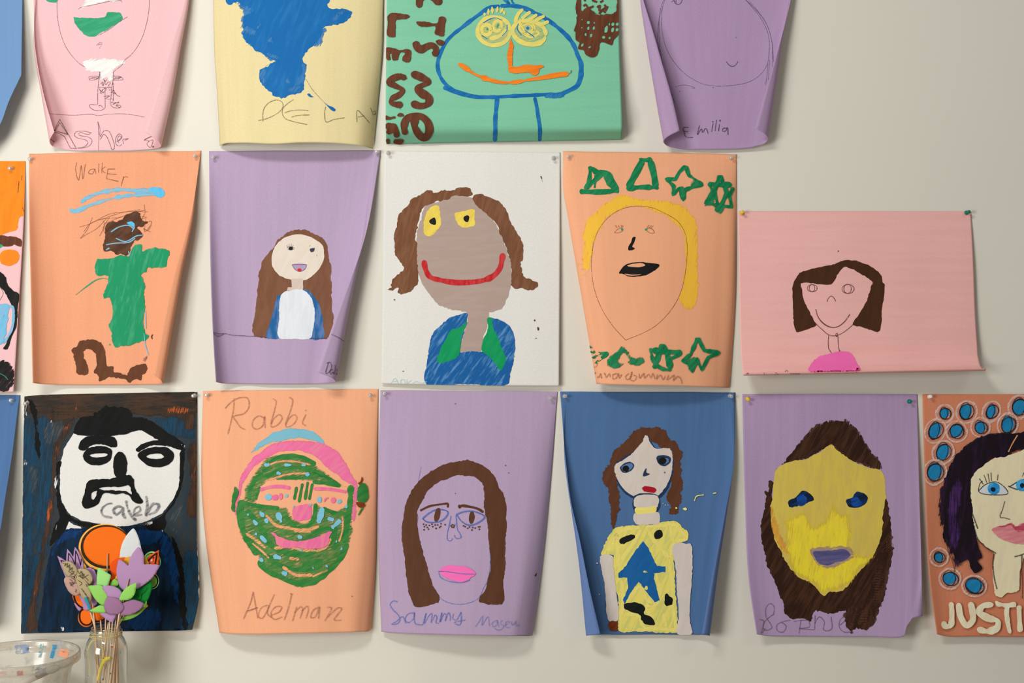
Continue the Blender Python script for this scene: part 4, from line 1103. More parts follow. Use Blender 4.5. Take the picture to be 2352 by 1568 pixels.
sh.part('painted_ear').f(rgs, [235,620,255,650,235,720,232,770,215,760,218,700], j=1)
sh.part('painted_ear').f(rgs, [985,610,1000,596,1025,610,1033,660,1020,710,990,720,968,700,970,650], j=1.2).f(rr, [970,600,985,590,995,562,1000,585,985,610], j=1).f(rr, [960,715,985,708,1012,722,1010,742,980,745], j=1).ks(rgs,4,[1000,745,975,790])
sh.part('lettering').ks(wk, 2.0, [175,150,215,110,270,85,310,90,318,140,290,180,225,200,240,225,270,265,300,278], [230,90,225,160,192,305], [410,210,380,195,345,220,340,260,365,275,400,255,412,200,415,268], [462,92,480,105,472,160,450,245,455,262,495,245,518,205,500,188,465,215,452,245],[560,84,580,98,565,170,538,245,545,262,585,245,606,205,590,188,555,215,540,245], [660,185,640,240,660,255],[655,160,662,165])
sh.ks(wk, 2.1, [345,1250,330,1310,285,1415], [345,1250,355,1310,372,1410], [300,1370,370,1345,310,1365], [430,1330,395,1345,375,1395,395,1410,425,1370,440,1330], [470,1265,430,1380,455,1405], [450,1390,500,1370,515,1340,480,1340,450,1380,470,1415,520,1400], [575,1260,560,1330,530,1420], [565,1260,580,1265], [605,1340,580,1425], [590,1375,630,1340,640,1350,625,1410],[635,1365,670,1335,675,1355,660,1410], [735,1340,700,1365,690,1405,715,1400,740,1340,735,1410],[785,1342,812,1346,795,1385,772,1425],[788,1402,820,1370,855,1345,874,1350,850,1385,828,1418,872,1420])
sh.ks(pk, 1.2, [150,50,300,40])
sh.el(rr, 935, 1277, 3, 3)
sh.flush()

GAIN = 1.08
# purple sheet, brown bob, freckles
T = (860, 880, 2.614)
sh = Sheet('painting', 'purple paper with a brown-haired freckled face, pink lips and blue crayon features', PURPLE, [
    [874, 896, 1.5, 867.6, 1148, 8, 871.5, 1339, 12, 876, 1450, 14],
    [886, 896, 2, 880, 1148, 14, 884, 1339, 18, 888, 1452, 20],
    [930, 896, 4, 926, 1148, 22, 928, 1339, 30, 930, 1454.5, 36],
    [1010, 897, 6, 1008, 1148, 28, 1006, 1339, 42, 1006, 1457, 52],
    [1110, 898, 7, 1106, 1148, 34, 1100, 1339, 52, 1092, 1459, 62],
    [1190, 898, 6, 1182, 1148, 34, 1170, 1339, 50, 1156, 1460, 60],
    [1244, 899, 3.5, 1228, 1148, 28, 1208, 1339, 42, 1190, 1460, 50],
    [1272, 899, 2, 1252, 1148, 15, 1231, 1339, 22, 1214, 1460, 28],
    [1281, 899, 1.5, 1262, 1135, 4, 1241, 1330, 6, 1223, 1459, 8]], T=T, seed=16)
bb = paint('bob_brown', (88, 54, 36), (98, 62, 44), 82, .9, 4, .6)
cb = pencil('blue_crayon', (92, 118, 188), 0.7, grain=.46)
cbd = pencil('blue_crayon_firm', (76, 108, 184), 0.85, grain=.42)
sh.part('crayon_outline').ks(cb, 2.6, [262,800,255,860,270,940,290,1040,310,1080], [690,960,695,1080,680,1180,655,1230,625,1290,560,1320,480,1325,410,1300,385,1275]).ks(cb, 1.5, [280,500,262,600],[400,560,460,540])
sh.part('painted_hair').f(bb, [165,860,175,790,195,700,240,620,300,555,370,510,440,480,520,465,560,462,600,475,660,500,710,545,750,620,785,700,790,850,785,1000,785,1100,775,1200,772,1320,740,1328,630,1310,630,1290,660,1250,680,1180,697,1050,685,950,682,860,662,760,662,680,645,600,600,560,560,555,500,552,440,575,370,600,310,660,280,720,258,790,262,880,285,1000,310,1080,330,1150,355,1220,388,1275,385,1310,330,1330,250,1345,215,1280,195,1180,180,1050,168,950], j=1.3)
sh.part('painted_eyebrow').k(bb, 4.6, [275,764,330,738,400,726,440,724,440,745], j=.2)
sh.part('painted_eyebrow').k(bb, 5.2, [508,728,512,745,520,736,580,742,625,755,655,775], j=.2)
for nm, a, b in (('painted_eye', [288,810,330,775,380,755,440,770,420,810,370,832,310,828,288,810], (377, 790, 17, 42, 12)), ('painted_eye', [492,785,540,768,600,768,660,800,620,835,570,850,520,825,492,785], (584, 806, 17, 38, 5))):
    sh.part(nm).ks(cbd, 2.6, a, arr(a) + 4).sub('pupil').el(bb, *b[:4], rot=b[4])
sh.part('crayon_nose').ks(cbd, 2.8, [460,795,450,850,438,900,440,940,460,945,470,930], [490,790,495,850,500,880,515,905,520,925,490,930,480,910], [460,845,470,850,490,845])
sh.part('freckle', split=True)
for x, y in ((295,845),(300,860),(310,850),(318,865),(330,852),(325,875),(345,845),(350,860),(365,850),(370,870),(380,850),(390,865),(400,842),(398,858),(425,848),(460,855),(470,848),(480,855),(475,865),(465,862),(535,855),(545,860),(560,870),(570,862),(585,880),(590,865),(605,868),(625,862),(632,860),(630,875),(298,878)):
    sh.el(bb, x, y, 5, 4.5, j=.3)
sh.part('painted_lips').f(hp, [392,1130,410,1105,450,1092,500,1095,550,1100,600,1130,608,1145,580,1165,560,1185,510,1190,450,1175,405,1150], j=.6).ks(cbd, 2.4, [390,1128,440,1130,520,1142,605,1145], [385,1125,395,1160,440,1185,520,1195,575,1180])
sh.part('lettering').ks(cbd, 2.4, [140,1310,115,1305,95,1325,110,1355,140,1385,155,1415,140,1440,105,1445,130,1430,170,1400,190,1440], [235,1375,200,1385,185,1420,205,1435,235,1410,240,1375,245,1440,290,1450], [290,1450,310,1380,300,1440,330,1390,345,1380,340,1435,365,1390,375,1400,370,1435,385,1440], [390,1435,405,1375,395,1430,420,1380,430,1390,425,1425,445,1375,455,1395,455,1425], [475,1380,470,1410,490,1420,520,1370], [520,1375,520,1430,510,1450,480,1435,515,1425,545,1420])
sh.ks(cb, 2.2, [605,1460,620,1440,650,1395,645,1450,680,1400,690,1455], [730,1420,705,1440,715,1460,735,1445,735,1420,745,1460], [765,1420,755,1440,775,1455,750,1480,720,1470], [785,1450,810,1430,790,1430,785,1460,815,1465], [820,1425,825,1450,850,1425,845,1455,870,1445])
sh.el(ed, 486, 122, 4, 3).el(ed, 486, 661, 3, 3).el(ed,787,492,4,4).el(ed,804,537,3,5).f(hb, [960,1155,972,1135,966,1158], j=.2)
sh.flush()

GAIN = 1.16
# blue sheet, yellow top and star
T = (1270, 880, 2.614)
sh = Sheet('painting', 'blue paper tapering between rolled sides with a figure in a blue-starred yellow top', [BLUE, BLUE_BACK], [
    [1286.5, 899, 1.5, 1300, 1060, 22, 1311, 1148, 34, 1331, 1236, 46, 1354, 1350, 56, 1379, 1457, 64],
    [1302, 899, 2, 1297, 1052, 14, 1312, 1167, 22, 1327, 1270, 28, 1346.5, 1459.6, 34],
    [1330, 899, 3, 1328, 1052, 7, 1340, 1167, 10, 1354, 1290, 12, 1376, 1457, 14],
    [1400, 900, 5, 1400, 1052, 8, 1408, 1167, 10, 1414, 1290, 10, 1424, 1457, 11],
    [1488, 900, 6, 1490, 1052, 9, 1492, 1167, 10, 1494, 1290, 10, 1500, 1456.5, 11],
    [1580, 900, 5, 1576, 1052, 8, 1572, 1167, 10, 1568, 1290, 10, 1560, 1457, 11],
    [1648, 901, 3, 1638, 1052, 7, 1624, 1167, 10, 1612, 1290, 13, 1598, 1457, 16],
    [1674, 901, 2, 1683, 1071, 20, 1668, 1186, 30, 1649, 1312, 38, 1630, 1459.6, 44],
    [1689, 901, 1.5, 1683, 1080, 24, 1660, 1197, 44, 1640, 1300, 58, 1612, 1456, 68]], T=T, main=(1, 7), seed=17)
ks_ = paint('ashen_skin', (204, 192, 182), (212, 200, 192), 75, 1, 4, .6)
kh = paint('ragged_brown', (88, 52, 34), (100, 62, 42), 70, 1, 5, .6)
ky = paint('butter_yellow', (228, 212, 106), (198, 196, 112), 65, 1.1, 6, .95, lo=.42, hi=.6)
kys = paint('butter_stroke', (234, 216, 118), (222, 206, 110), 60, 1.2, 5, .8, dry=.30)
kb = paint('star_blue', (24, 90, 152), (32, 100, 160), 60, 1, 4, .6)
kk = paint('spot_black', (18, 22, 20), (30, 34, 32), 40, 1, 4, .5)
kn = paint('navy_line', (34, 52, 82), (46, 66, 100), 40, 1, 4, .5)
sh.part('painted_face').f(kn, [368,480,395,440,480,400,560,305,620,390,700,385,725,450,720,545,690,630,640,690,560,690,480,688,420,650,385,590,372,540], j=1).f(ks_, [375,490,430,455,480,415,520,365,552,310,562,305,580,350,615,390,700,390,718,450,712,540,670,630,620,680,560,685,490,678,430,640,390,580,372,540], j=.8)
sh.part('painted_neck').f(kn, [490,675,632,675,630,770,490,770], j=.8).f(ks_, [498,680,628,680,624,742,490,738], j=.8).f(ks_, [484,785,560,778,635,775,640,840,575,846,500,845], j=1)
sh.part('painted_necklace').f(paint('yellow_band', (240, 212, 112), (246, 224, 132), 4, 1, 5, .7), [494,750,560,744,615,740,618,770,560,780,498,780], j=.8)
sh.part('painted_hair').f(kh, [295,545,330,490,350,430,400,375,440,340,480,290,520,268,560,266,600,272,640,265,670,280,690,320,720,350,750,380,775,430,765,480,770,560,785,620,770,680,760,740,720,790,690,780,700,740,690,660,715,560,722,470,705,392,640,385,600,355,570,310,552,310,520,370,480,410,420,450,370,480,372,540,385,600,400,680,400,760,375,860,360,870,355,790,340,720,330,640,305,590], j=3.2, corr=1.6)
sh.part('painted_eye').f(kn, [402,505,430,480,465,470,488,490,475,520,440,538,415,532], j=.6).f(paint('iris_blue', (86, 116, 158)), [410,505,440,485,475,480,480,500,460,520,425,528], j=.4).sub('pupil').el(kk, 437, 512, 20, 18)
sh.part('painted_eye').f(kn, [622,440,660,432,705,445,700,478,665,498,632,480], j=.6).f(paint('iris_blue', ()), [640,455,690,450,695,470,660,485], j=.4).sub('pupil').el(kk, 658, 465, 24, 22)
sh.part('painted_nose').f(kn, [540,558,545,530,560,510,560,535,580,543,560,555], j=.4)
sh.part('painted_mouth').f(paint('crimson_paint', (164, 22, 38), (180, 34, 48), 10), [535,630,550,617,575,620,600,622,620,640,610,655,580,655,550,648], j=.5)
sh.part('painted_top').f(ky, [290,1030,300,980,330,930,350,900,400,860,500,850,560,850,640,840,680,828,740,832,780,870,805,885,818,915,800,945,760,955,725,965,720,1020,730,1150,740,1300,748,1400,745,1490,640,1495,500,1490,420,1490,390,1480,388,1400,390,1300,372,1200,360,1100,358,1030,330,1032], j=1.8)
sh.ks(kys, 9, [330,1010,370,930,420,880,520,865], [380,900,390,1000,395,1100], [560,870,620,960,700,1050], [530,880,480,960,410,1060], [700,850,720,960,700,1080,715,1200,720,1350,740,1470], [740,850,780,900,810,930],[740,950,810,930], [410,1180,420,1280,410,1400,405,1480], [620,1150,640,1250,620,1320,560,1340,600,1420], [450,1300,520,1220,560,1290,600,1330], [500,1480,600,1470,740,1480], [430,1380,520,1400,540,1460],[660,1380,680,1460],[560,860,640,855,740,845])
sh.part('painted_star').f(kb, [540,945,575,990,610,1060,625,1095,672,1100,672,1130,610,1140,605,1170,625,1240,640,1300,610,1310,560,1250,515,1190,470,1250,430,1320,420,1300,450,1230,445,1165,395,1165,392,1140,440,1090,490,1010], j=1, sm=0)
sh.part('yellow_dab', split=True).el(kys, 555, 1130, 13, 7, 10).k(kys, 4, [560,1215,562,1235,550,1225])
sh.part('black_spot').f(kk, [398,940,430,920,480,907,492,925,460,945,410,960], j=1)
sh.part('black_spot').f(kk, [605,910,620,885,645,880,657,910,640,932,615,935], j=1)
sh.part('black_spot').f(kk, [425,1325,480,1312,530,1325,552,1355,545,1378,600,1410,610,1445,560,1445,530,1420,525,1390,470,1370,430,1350], j=1.2)
sh.part('black_spot').f(kk, [665,1310,680,1255,695,1275,715,1290,710,1330,680,1335], j=1.5)
sh.part('painted_arm').f(ks_, [285,1035,355,1035,362,1100,378,1250,388,1420,335,1425,320,1300,300,1150], j=1)
sh.part('painted_arm').f(ks_, [722,968,800,960,828,965,836,1080,832,1200,822,1350,825,1450,835,1500,748,1500,755,1400,745,1250,735,1100], j=1)
sh.part('painted_hand').f(rr, [332,1435,365,1425,388,1435,385,1480,350,1482,332,1465], j=1.4)
yf = paint('yellow_fleck', (240, 218, 130))
sh.part('paint_fleck', split=True).ks(yf, 2.6, [905,668,860,678,848,705], [960,660,980,657]).f(yf, [778,752,795,745,803,755,795,762], j=.3).el(yf, 740, 748, 4, 4).el(yf, 660, 720, 3, 3).el(yf, 690, 730, 3, 2).el(yf, 675, 730, 3, 2).el(wh, 264, 1079, 4, 4).el(wh, 277, 1265, 3, 3).el(kn, 668, 533, 3, 5)
sh.flush()

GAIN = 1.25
# purple sheet, yellow face, torn corner
T = (1690, 880, 2.613)
PURP3 = paper_mat('mauve_paper', (180, 153, 189), 1.0, 0.16, 0)
sh = Sheet('painting', 'purple paper with a torn lower corner and a yellow face in dark brown hair', PURP3, [
    [1705, 905, 1.5, 1711, 1148, 12, 1720.6, 1339, 22, 1738, 1456, 34],
    [1735, 905, 3, 1739, 1148, 10, 1746, 1339, 16, 1757, 1459.5, 26],
    [1810, 905, 6, 1812, 1148, 9, 1815, 1339, 13, 1820, 1461, 22],
    [1910, 905, 7, 1912, 1148, 9, 1913, 1339, 13, 1914, 1462, 24],
    [2000, 905, 6, 2004, 1148, 10, 2005, 1339, 16, 2005, 1462, 30],
    [2066, 905, 3, 2069, 1148, 13, 2072, 1339, 22, 2072, 1462, 38],
    [2075, 905, 3, 2078, 1148, 13, 2080, 1339, 23, 2077, 1460, 38],
    [2080, 905, 2.7, 2083, 1148, 14, 2085, 1339, 24, 2081, 1443, 37],
    [2089, 905, 2.2, 2092, 1148, 15, 2094, 1339, 25, 2090, 1429, 36],
    [2104, 905, 1.6, 2110, 1148, 16, 2114, 1339, 27, 2105, 1417, 36],
    [2107, 905, 1.5, 2112, 1148, 17, 2116, 1300, 27, 2119, 1414, 36]], T=T, seed=18)
oy = paint('face_ochre', (196, 172, 84), (204, 182, 76), 88, .9, 4, .9)
oyb = paint('face_lemon', (226, 204, 52), (216, 190, 60), 84, .9, 4, .9, dry=.30, soft=.16, ew=.35)
oh = paint('espresso_paint', (44, 26, 18), (72, 44, 30), 60, .9, 6, .85)
ohd = paint('espresso_dry', (46, 28, 20), (84, 52, 38), 78, .9, 6, .9, dry=.34, soft=.10)
oi = paint('eye_blue', (22, 72, 152), (18, 44, 96), 20, 1.4, 4, .9)
on = paint('eye_navy', (16, 28, 52), (20, 50, 92), 20, 1.4, 4, .8)
sh.part('painted_hair')
sh.f(ohd, [230,560,260,500,320,440,380,360,420,310,470,255,540,235,600,222,650,230,640,215,660,215,720,270,790,360,830,430,855,440,868,510,850,520,760,490,640,440,560,380,500,410,420,450,330,480,270,500], j=2.5)
sh.f(oh, [300,480,350,400,420,330,480,270,540,240,600,225,660,235,710,280,770,360,800,400,830,460,820,490,760,480,700,460,640,425,600,380,575,360,556,385,500,410,440,440,360,460], j=2)
sh.f(oh, [200,590,225,590,215,700,225,850,270,940,320,1030,380,1110,450,1160,510,1200,560,1230,620,1200,660,1180,720,1130,760,1060,800,1000,840,900,872,780,900,690,915,740,925,800,935,920,930,1060,900,1200,880,1300,840,1380,820,1440,780,1480,720,1470,690,1490,660,1430,660,1360,560,1385,470,1365,455,1430,400,1410,320,1405,280,1300,230,1180,185,1080,160,950,148,870,160,800,180,700,178,655,195,650], j=2.5, corr=1.8)
sh.f(ohd, [660,1360,720,1350,840,1370,825,1440,780,1490,760,1440,740,1475,715,1450,690,1495,665,1440], j=4).f(ohd, [870,1000,930,900,938,960,930,1080,890,1280,830,1420,780,1400], j=3)
sh.part('painted_face').f(oy, [235,540,270,490,330,470,440,445,520,400,560,370,580,368,630,420,700,465,770,495,880,535,895,620,900,680,885,780,870,920,820,1040,740,1130,690,1190,640,1240,560,1255,535,1275,490,1240,440,1190,380,1170,320,1100,290,1040,240,950,215,840,212,740,225,640], j=1.6)
sh.f(oyb, [300,760,340,800,380,770,420,790,470,860,540,800,580,690,620,780,690,780,700,900,690,990,760,1030,820,1030,800,1080,740,1130,690,1190,640,1240,560,1250,535,1270,480,1230,440,1190,380,1165,320,1080,300,960,300,850], j=4, fe=12)
sh.f(paint('ochre_orange_dry', (220, 156, 60), (206, 140, 60), 80, 1, 5, .8, dry=.40, soft=.14), [215,740,240,800,270,900,320,1030,280,1010,230,920,212,830], j=2, fe=8)
sh.part('painted_eye').f(on, [318,705,360,680,400,645,440,655,468,695,430,720,380,732,322,742], j=1).sub('iris').f(oi, [365,690,400,665,425,690,415,725,380,735], j=1)
sh.part('painted_eye').f(on, [662,700,700,685,722,652,790,680,780,720,740,742,680,738], j=1).sub('iris').f(oi, [695,690,725,680,745,700,760,730,710,740,690,720], j=1)
sh.part('painted_lips').f(paint('mauve_rim', (158, 132, 128), (170, 146, 118), 10, 1, 4, .6, dry=.34, soft=.14), [440,1000,560,980,680,985,705,1040,640,1080,570,1110,500,1090,460,1040], j=2, fe=9).f(paint('lip_indigo', (74, 74, 116), (98, 92, 134), 5, 1.2, 6, .9), [465,1010,520,1005,600,998,655,995,690,1030,660,1055,600,1075,550,1090,500,1078,475,1045], j=.8)
sk2 = pencil('sepia_pencil', (96, 74, 86), 0.8)
sh.part('lettering').ks(sk2, 2.0, [225,1390,228,1340,205,1320,180,1345,180,1400,205,1440,215,1465,190,1480,165,1475,165,1440,190,1410,225,1385],[140,1415,165,1425,150,1500,175,1470], [325,1420,280,1430,245,1450,250,1485,285,1490,300,1455,270,1430], [390,1420,378,1500], [345,1430,400,1420,435,1425,440,1460,380,1470,470,1478], [475,1390,472,1475], [472,1440,500,1400,530,1430,525,1475,545,1485,575,1470,570,1400], [625,1450,655,1420,650,1400,625,1420,620,1460,645,1490,700,1490])
sh.flush()

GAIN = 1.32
# brown sheet at the right edge
T = (2090, 880, 2.614)
sh = Sheet('painting', 'brown paper with ringed blue dots, black bobbed hair and cream capitals', BROWNP, [
    [2118.7, 905, 1.5, 2124.4, 1109, 12, 2136, 1339, 22, 2152, 1456, 30],
    [2140, 905, 3, 2144, 1109, 9, 2154, 1339, 16, 2168, 1460, 24],
    [2220, 905, 6, 2222, 1109, 9, 2226, 1339, 13, 2232, 1461, 20],
    [2330, 905, 7, 2332, 1109, 9, 2334, 1339, 14, 2336, 1462, 22],
    [2430, 905, 5, 2428, 1109, 10, 2424, 1339, 16, 2420, 1462, 24],
    [2518, 905, 1.5, 2514, 1109, 10, 2504, 1339, 20, 2494, 1462, 30]], T=T, seed=19)
jd = paint('dot_blue', (24, 112, 160), (36, 128, 172), 60, 1.3, 5, .7)
jp = paint('pink_halo', (212, 156, 138), (220, 172, 156), 40, 1.2, 5, .8, dry=.38, soft=.25, alpha=.6, ew=.35)
jw = paint('white_halo', (222, 204, 196), (212, 188, 178), 40, 1.2, 5, .8, dry=.44, soft=.2, alpha=.75, ew=.3)
jk = pencil('black_crayon', (24, 22, 24), 0.95, grain=.38)
dots = [(207,178,28,32,10), (335,168,36,45,20), (487,168,28,42,25), (655,140,42,48,20), (148,282,34,50,25), (275,285,38,40,60), (420,262,32,34,0), (583,245,36,48,15), (195,410,38,50,25), (145,530,45,52,20), (168,1040,30,30,0), (235,1168,42,38,0), (380,1212,50,42,10)]
for x, y, rx, ry, ro in dots:
    sh.part('painted_dot').el(jp, x, y, rx + 34, ry + 30, j=3, fe=12).ring(jw, 4, x + 3, y + 2, rx + 24, ry + 22, rot=ro, a0=x % 6).el(jd, x, y, rx, ry, ro, j=1)
    sh.ring(jk, 2.9, x + 6, y + 4, rx + 5, ry, rot=ro + 12, turns=1.4, a0=y % 6).ring(jk, 2.3, x - 3, y, rx - 5, ry + 5, rot=ro - 14, turns=1.1, a0=x % 5)
jc = paint('cream_face', (220, 208, 172), (212, 198, 170), 82, 1, 4, .8)
jh = paint('aubergine_black', (26, 18, 26), (44, 26, 50), 84, .9, 5, .8, lo=.46, hi=.7)
jhd = paint('aubergine_dry', (28, 18, 24), (58, 32, 62), 82, .9, 5, .8, dry=.33)
sh.part('painted_face').f(jc, [700,395, 660,405, 580,430, 500,450, 440,490, 390,520, 365,560, 355,600, 362,700, 370,800, 395,920, 440,970, 500,1020, 490,1100, 495,1200, 510,1270, 545,1280, 580,1255, 640,1245, 660,1100, 700,1020, 950,1000, 980,700, 950,450], j=1.5)
sh.part('painted_hair').f(jh, [200,800,190,700,195,600,220,520,260,450,310,390,380,340,460,310,540,300,625,298,700,285,760,300,1000,380,1000,440,760,410,690,390,620,410,560,440,500,445,440,490,390,525,365,570,360,640,368,760,385,880,400,960,425,1045,400,1060,428,1110,380,1140,340,1060,280,1070,240,990,195,930], j=2)
sh.f(jhd, [165,760,185,640,200,560,215,560,205,700,200,830,180,850], j=3).f(jhd, [200,930,240,960,260,1050,300,1080,265,1120,250,1060], j=3)
sh.k(jk, 2, [210,930,225,1000,260,1100,262,1135]).k(jk, 2, [285,1060,300,1090,310,1050]).k(jk, 2.4, [330,380,400,335,480,305,600,298]).k(op, 3, [640,310,610,360,585,410])
sh.f(paint('violet_streak', (70, 40, 92), (46, 28, 60), 88, 1, 5, .9, dry=.42, soft=.14), [240,640,280,560,305,600,300,720,280,790,300,900,270,1000,235,960,225,860,222,740], j=2)
sh.part('painted_eye').f(wh, [405,640,450,610,500,595,560,620,580,658,500,665,440,660], j=.5).ks(jk, 2.4, [405,645,450,605,510,590,560,620,582,658,500,668,420,658,405,645],[405,640,415,600,430,585]).sub('iris').el(paint('iris_bright', (34, 130, 190), (80, 170, 214), 40, 1.5, 3, .8), 498, 630, 37, 36).el(on, 494, 636, 15, 15)
sh.part('painted_eye').f(wh, [600,620,650,585,720,575,760,620,700,640], j=.5).ks(jk, 2.6, [583,615,640,635,720,640],[590,620,640,590,680,575,740,590]).sub('iris').el(paint('iris_bright', ()), 668, 610, 38, 36).el(on, 668, 612, 13, 16)
sh.part('crayon_lash', split=True).ks(jk, 2, [435,605,410,570],[455,595,438,548],[470,590,462,540],[483,585,480,533],[518,580,522,545],[668,558,678,533])
sh.part('crayon_nose').ks(jk, 2.2, [562,705,550,750,535,800,560,805,595,815])
sh.part('painted_lips').f(paint('lip_rose', (200, 118, 124), (214, 142, 146), 8, 1.2, 5, .9), [488,875,510,860,560,850,600,838,625,855,660,840,720,830,860,850,880,900,800,945,640,960,580,945,520,915], j=1).f(paint('lip_deep', (170, 60, 80), (186, 84, 100), 4, 1.2, 5, .8, dry=.3), [510,858,560,850,600,838,630,858,680,838,760,835,740,860,640,890,620,875,600,850,560,862], j=1)
sh.part('crayon_outline').ks(jk, 3, [380,870,400,930,440,975,510,1018], [368,780,400,870], [498,1020,490,1080,500,1170,515,1232], [665,1030,665,1120,670,1200,668,1290], [620,1038,660,1028,690,1015])
cr = paint('cream_lettering', (226, 214, 186), (210, 192, 160), 75, 1.2, 5, .8)
sh.part('letter', split=True).k(cr, 14, [240,1310,245,1380,235,1450,200,1455,190,1425], j=.15).k(cr, 14, [285,1315,300,1400,335,1450,370,1420,368,1360,355,1310], j=.15).k(cr, 15, [495,1325,430,1335,410,1370,460,1405,520,1425,515,1465,460,1485,395,1470], j=.15)
sh.f(cr, [505,1305,560,1318,625,1312,628,1338,590,1345,592,1400,600,1495,585,1492,570,1440,560,1380,558,1342,515,1335], j=1).k(cr, 12, [648,1330,650,1400,655,1490], j=.15).k(cr, 12, [700,1490,700,1325,760,1480,765,1320], j=.15, sm=0)
sh.flush()
GAIN = 1.0
# ================================================================ push pins
def lathe(prof, n=20):
    """profile [(r, z)...] round the local z axis"""
    a = np.linspace(0, 2 * math.pi, n, endpoint=False)
    V, F = [], []
    for r, z in prof:
        V += [(r * math.cos(t), r * math.sin(t), z) for t in a]
    for i in range(len(prof) - 1):
        for j in range(n):
            k = (j + 1) % n
            F.append((i * n + j, i * n + k, (i + 1) * n + k, (i + 1) * n + j))
    V += [(0, 0, prof[0][1]), (0, 0, prof[-1][1])]
    for j in range(n):
        k = (j + 1) % n
        F.append((len(V) - 2, k, j))
        F.append((len(V) - 1, (len(prof) - 1) * n + j, (len(prof) - 1) * n + k))
    return V, F


def thin_clear(name, tint, glossy=0.14, rough=0.06, ior_blend=0.35, haze=0.0, hazecol=(200, 196, 186), edge=0.72):
    """thin clear plastic or glass: mostly see-through, bright at grazing edges"""
    q = NT(name)
    t = q.t
    tr = q.n('ShaderNodeBsdfTransparent'); lt = q.n('ShaderNodeLayerWeight', Blend=0.28)
    q.link(q.mix(lt.outputs['Facing'], tuple(tint), tuple(v * edge for v in tint)), tr.inputs['Color'])
    gl = q.n('ShaderNodeBsdfGlossy'); gl.inputs['Roughness'].default_value = rough
    gl.inputs['Color'].default_value = (1, 1, 1, 1)
    lw = q.n('ShaderNodeLayerWeight', Blend=ior_blend)
    fac = q.rng(lw.outputs['Facing'], 0.0, 1.0, glossy, 0.75)
    mx = q.n('ShaderNodeMixShader')
    q.link(fac, mx.inputs[0]); q.link(tr.outputs[0], mx.inputs[1]); q.link(gl.outputs[0], mx.inputs[2])
    last = mx.outputs[0]
    if haze:
        df = q.n('ShaderNodeBsdfDiffuse'); df.inputs['Color'].default_value = (*lin(hazecol), 1)
        m2 = q.n('ShaderNodeMixShader'); m2.inputs[0].default_value = haze
        q.link(last, m2.inputs[1]); q.link(df.outputs[0], m2.inputs[2])
        last = m2.outputs[0]
    q.link(last, q.out.inputs['Surface'])
    return q


PIN_CLEAR = thin_clear('clear_pin_plastic', (0.84, 0.84, 0.82), 0.16, 0.12, 0.5, 0.34, (236, 234, 230)).m
PIN_MATS = {'clear': PIN_CLEAR, 'yellow': plain('yellow_pin_plastic', (226, 196, 60), .3), 'green': plain('green_pin_plastic', (10, 122, 100), .3), 'white': plain('white_pin_plastic', (232, 228, 222), .3)}
STEEL = plain('pin_steel', (190, 190, 190), .3, metallic=1.0)
PIN_MESH = {}


def pin(px, py, colour, label, d0=2.4, tilt=(0.0, 0.0)):
    root = empty('push_pin', P3(px, py, d0), label, 'push pin', 'push pins holding up the paper sheets')
    root.rotation_euler = (math.pi / 2 + tilt[0], 0, tilt[1])
    if colour not in PIN_MESH:
        V, F = lathe([(0.0016, 0.0004), (0.0050, 0.0006), (0.0056, 0.0016), (0.0050, 0.0028), (0.0028, 0.0040), (0.0022, 0.0075), (0.0024, 0.0110), (0.0042, 0.0135), (0.0047, 0.0150), (0.0042, 0.0164), (0.0020, 0.0168)])
        me = bpy.data.meshes.new('pin_grip'); me.from_pydata(V, [], F)
        me.polygons.foreach_set('use_smooth', [True] * len(me.polygons))
        me.materials.append(PIN_MATS[colour])
        PIN_MESH[colour] = me
    if 'needle' not in PIN_MESH:
        V, F = lathe([(0.0001, -0.006), (0.0006, -0.003), (0.0006, 0.004)], 8)
        me = bpy.data.meshes.new('needle'); me.from_pydata(V, [], F); me.materials.append(STEEL)
        PIN_MESH['needle'] = me
    for nm, me in (('grip', PIN_MESH[colour]), ('needle', PIN_MESH['needle'])):
        o = bpy.data.objects.new(nm, me); COL.objects.link(o); o.parent = root
    return root


